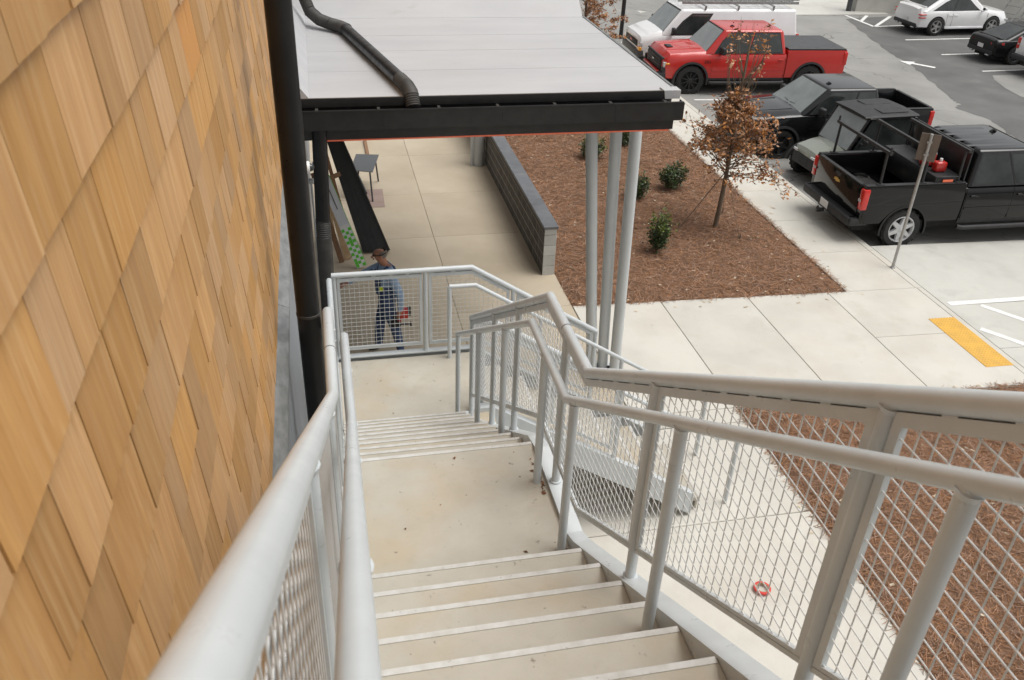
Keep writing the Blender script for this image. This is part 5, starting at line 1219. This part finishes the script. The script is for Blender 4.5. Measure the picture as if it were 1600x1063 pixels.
b = MB(); b.hexa([(.72, 16.42, .003), (1.12, 16.40, .003), (1.15, 17.35, .003), (.76, 17.35, .003), (.72, 16.42, .007), (1.12, 16.40, .007), (1.15, 17.35, .007), (.76, 17.35, .007)]); tag(b.build('cardboard_sheet', mat('pinkish_paper', (.30, .22, .19), (.35, .26, .22), rough=.85, scale=4)), 'brown paper sheet flat on the walkway under the work stand', 'paper sheet')
b = MB(); b.tube([(-.20, 12.0, 0), (-.20, 12.0, 2.3)], .016, 8); b.bbox((-.20, 12.0, 2.33), (.07, .07, .07), .01, 1); tag(b.build('wall_conduit', M['rail'], None, 40), 'thin grey standpipe by the wall left of the worker', 'pipe')

# ------------------------------------------------------------------ worker
def skin(name, verts, edges, radii, root_i, parent, sub=2):
    me = bpy.data.meshes.new(name); me.from_pydata(verts, edges, []); o = bpy.data.objects.new(name, me); COL.objects.link(o)
    m = o.modifiers.new('skin', 'SKIN'); m.use_smooth_shade = True
    for i, r in enumerate(radii):
        sv = me.skin_vertices[0].data[i]; sv.radius = r if isinstance(r, tuple) else (r, r); sv.use_root = (i == root_i)
    s_ = o.modifiers.new('sub', 'SUBSURF'); s_.levels = sub; s_.render_levels = sub
    m2 = evaluated(o); drop(o); o = bpy.data.objects.new(name, m2); COL.objects.link(o); o.parent = parent; return o
wk_ = empty('person', (.72, 11.0, 0), 0, 1.05); tag(wk_, 'worker in blue shirt and denim overalls reaching to the wall with a red tool', 'person')
# local x = forward (-X world), y = left (-Y world, camera side)
wk_.rotation_euler = (0, 0, PI)
V_ = []; E_ = []; R_ = []; idx = {}
def J(n, p, r, par=None):
    idx[n] = len(V_); V_.append(p); R_.append(r)
    if par is not None: E_.append((idx[par], idx[n]))
J('pelvis', (-.01, 0, .84), (.185, .14)); J('waist', (0, 0, .98), (.185, .14), 'pelvis'); J('chest', (-.02, 0, 1.17), (.195, .145), 'waist'); J('upper', (-.03, 0, 1.30), (.15, .115), 'chest')
J('neck0', (.0, 0, 1.385), .062, 'upper'); J('neck1', (.035, 0, 1.44), .056, 'neck0'); J('skull', (.075, .0, 1.53), (.082, .092), 'neck1'); J('crown', (.075, 0, 1.615), (.066, .078), 'skull')
for s_, nm in ((1, 'L'), (-1, 'R')):
    J('hip' + nm, (0, s_ * .085, .80), (.105, .11), 'pelvis')
J('kneeL', (-.10, .10, .45), .078, 'hipL'); J('ankL', (-.16, .11, .09), .058, 'kneeL'); J('heelL', (-.15, .11, .045), .045, 'ankL'); J('toeL', (.01, .12, .035), .038, 'heelL')
J('kneeR', (.10, -.10, .44), .078, 'hipR'); J('ankR', (.13, -.11, .09), .058, 'kneeR'); J('heelR', (.13, -.11, .045), .045, 'ankR'); J('toeR', (.29, -.11, .035), .038, 'heelR')
J('shL', (-.06, .175, 1.29), .078, 'upper'); J('elL', (-.17, .235, 1.02), .058, 'shL'); J('wrL', (-.16, .22, .78), .036, 'elL'); J('paL', (-.15, .215, .71), (.030, .040), 'wrL')
J('shR', (.02, -.165, 1.29), .078, 'upper'); J('elR', (.30, -.17, 1.17), .058, 'shR'); J('wrR', (.51, -.12, 1.08), .034, 'elR'); J('paR', (.58, -.11, 1.06), (.040, .026), 'wrR')
for k in range(4):   # reaching hand: fingers
    y = -.145 + k * .023; J('fR%da' % k, (.625, y, 1.055 - .004 * k), .0095, 'paR'); J('fR%db' % k, (.68 - .008 * abs(k - 1.5), y + .002, 1.04 - .01 * k), .008, 'fR%da' % k)
J('tR', (.61, -.075, 1.03), .010, 'paR'); J('tRb', (.64, -.072, 1.005), .0085, 'tR')
for k in range(4):   # gripping hand: fingers curl round the handle
    x = -.185 + k * .022; J('fL%da' % k, (x, .195, .665), .0095, 'paL'); J('fL%db' % k, (x + .004, .165, .655), .0085, 'fL%da' % k)
J('tL', (-.115, .195, .69), .010, 'paL'); J('tLb', (-.10, .17, .665), .009, 'tL')
body = skin('body', V_, E_, R_, 0, wk_)
M['skin'] = mat('skin', (.42, .19, .115), (.46, .22, .14), rough=.55, scale=12); M['shirt'] = mat('chambray_shirt', (.28, .39, .56), (.35, .47, .64), rough=.85, scale=16)
M['denim'] = mat('denim', (.035, .06, .135), (.065, .10, .19), rough=.9, scale=14); M['boot'] = mat('boot_leather', (.035, .025, .02), rough=.6); M['hair'] = mat('grey_hair', (.14, .12, .10), (.2, .18, .16), rough=.8, scale=60)
for m in ('skin', 'shirt', 'denim', 'boot'): body.data.materials.append(M[m])
mi = []
for p in body.data.polygons:
    c = p.center
    if c.z < .085: k = 3
    elif c.z > 1.385 and abs(c.y) < .12: k = 0
    elif (c.x > .485 and c.z > .9) or (c.z < .80 and c.y > .165 and c.x < -.08 and c.z > .60): k = 0
    elif abs(c.y) < (.185 if c.z < 1.14 else .12) and c.z < 1.26 and c.x < .2: k = 2
    elif c.z < .92 and abs(c.y) < .19: k = 2
    else: k = 1
    mi.append(k)
body.data.polygons.foreach_set('material_index', mi)
body.data.polygons.foreach_set('use_smooth', [True] * len(mi))
def wp(b, nm, m, sm=40): return b.build(nm, m, wk_, sm)
b = MB()
bm = bmesh.new(); bmesh.ops.create_uvsphere(bm, u_segments=20, v_segments=14, radius=1)
for v in list(bm.verts):
    if v.co.z > .62 or v.co.z < -.45 or (v.co.x > .25): bm.verts.remove(v)
bmesh.ops.scale(bm, vec=Vector((.098, .086, .112)), verts=bm.verts); bmesh.ops.translate(bm, vec=Vector((.066, 0, 1.555)), verts=bm.verts); b.frombm(bm); wp(b, 'hair', M['hair'], 60)
b = MB(); b.hexa([(.155, -.016, 1.50), (.185, -.016, 1.495), (.185, .016, 1.495), (.155, .016, 1.50), (.150, -.010, 1.545), (.158, -.008, 1.548), (.158, .008, 1.548), (.150, .010, 1.545)]); wp(b, 'nose', M['skin'])
for s_ in (1, -1):
    b = MB(); b.bbox((.055, s_ * .088, 1.525), (.034, .016, .058), .007, 2); wp(b, 'ear', M['skin'])
    b = MB(); b.tube([(.15, s_ * .06, 1.548), (.05, s_ * .095, 1.565), (-.015, s_ * .088, 1.60)], .006, 6); wp(b, 'glasses_arm', M['plastic'])
    b = MB(); b.bbox((.150, s_ * .034, 1.545), (.012, .048, .03), .005, 1); wp(b, 'glasses_lens', M['glass'])
    b = MB(); b.tube([(.10, s_ * .085, 1.20), (.075, s_ * .10, 1.30), (-.02, s_ * .09, 1.385), (-.12, s_ * .06, 1.30), (-.155, s_ * .02, 1.18)], .018, 6); wp(b, 'overall_strap', M['denim'])
b = MB(); b.bbox((.150, .0, 1.478), (.02, .05, .008), .003, 1); wp(b, 'mouth', mat('lips', (.28, .10, .07), rough=.6))
b = MB(); b.bbox((.128, .0, 1.12), (.03, .21, .24), .012, 2); bb = wp(b, 'overall_bib', M['denim'])
b = MB(); b.bbox((.075, .150, 1.10), (.05, .02, .07), .006, 1); wp(b, 'yellow_tag', mat('hi_vis_yellow', (.65, .8, .03), rough=.5))
b = MB(); b.bbox((-.02, .176, .92), (.14, .02, .14), .008, 1); wp(b, 'side_pocket', M['denim'])
# cordless tool held in the left hand
tl = empty('power_tool', (.72, 11.0, 0), PI, 1.05); tag(tl, 'red and black cordless power tool held low by the worker', 'power tool')
b = MB(); b.bbox((-.205, .195, .735), (.13, .085, .16), .025, 2); b.build('motor_housing', PT['red'], tl, 40)
b = MB(); b.tube([(-.20, .17, .672), (-.06, .168, .668)], .018, 10); b.build('handle', M['plastic'], tl, 40)
b = MB(); b.bbox((-.10, .19, .585), (.13, .08, .09), .015, 2); b.bbox((-.10, .17, .635), (.05, .04, .06), .01, 1); b.build('battery', M['plastic'], tl, 40)
b = MB(); b.tube([(-.15, .195, .57), (-.29, .195, .555)], [.016, .010], 8); b.bbox((-.30, .195, .555), (.02, .06, .05), .005, 1); b.build('nozzle', M['black'], tl, 40)
b = MB(); b.bbox((-.285, .195, .76), (.04, .075, .13), .012, 1); b.build('rear_cover', M['plastic'], tl, 40)
b = MB(); b.bbox((-.145, .20, .615), (.05, .05, .05), .012, 1); b.build('red_trigger_guard', PT['red'], tl, 40)
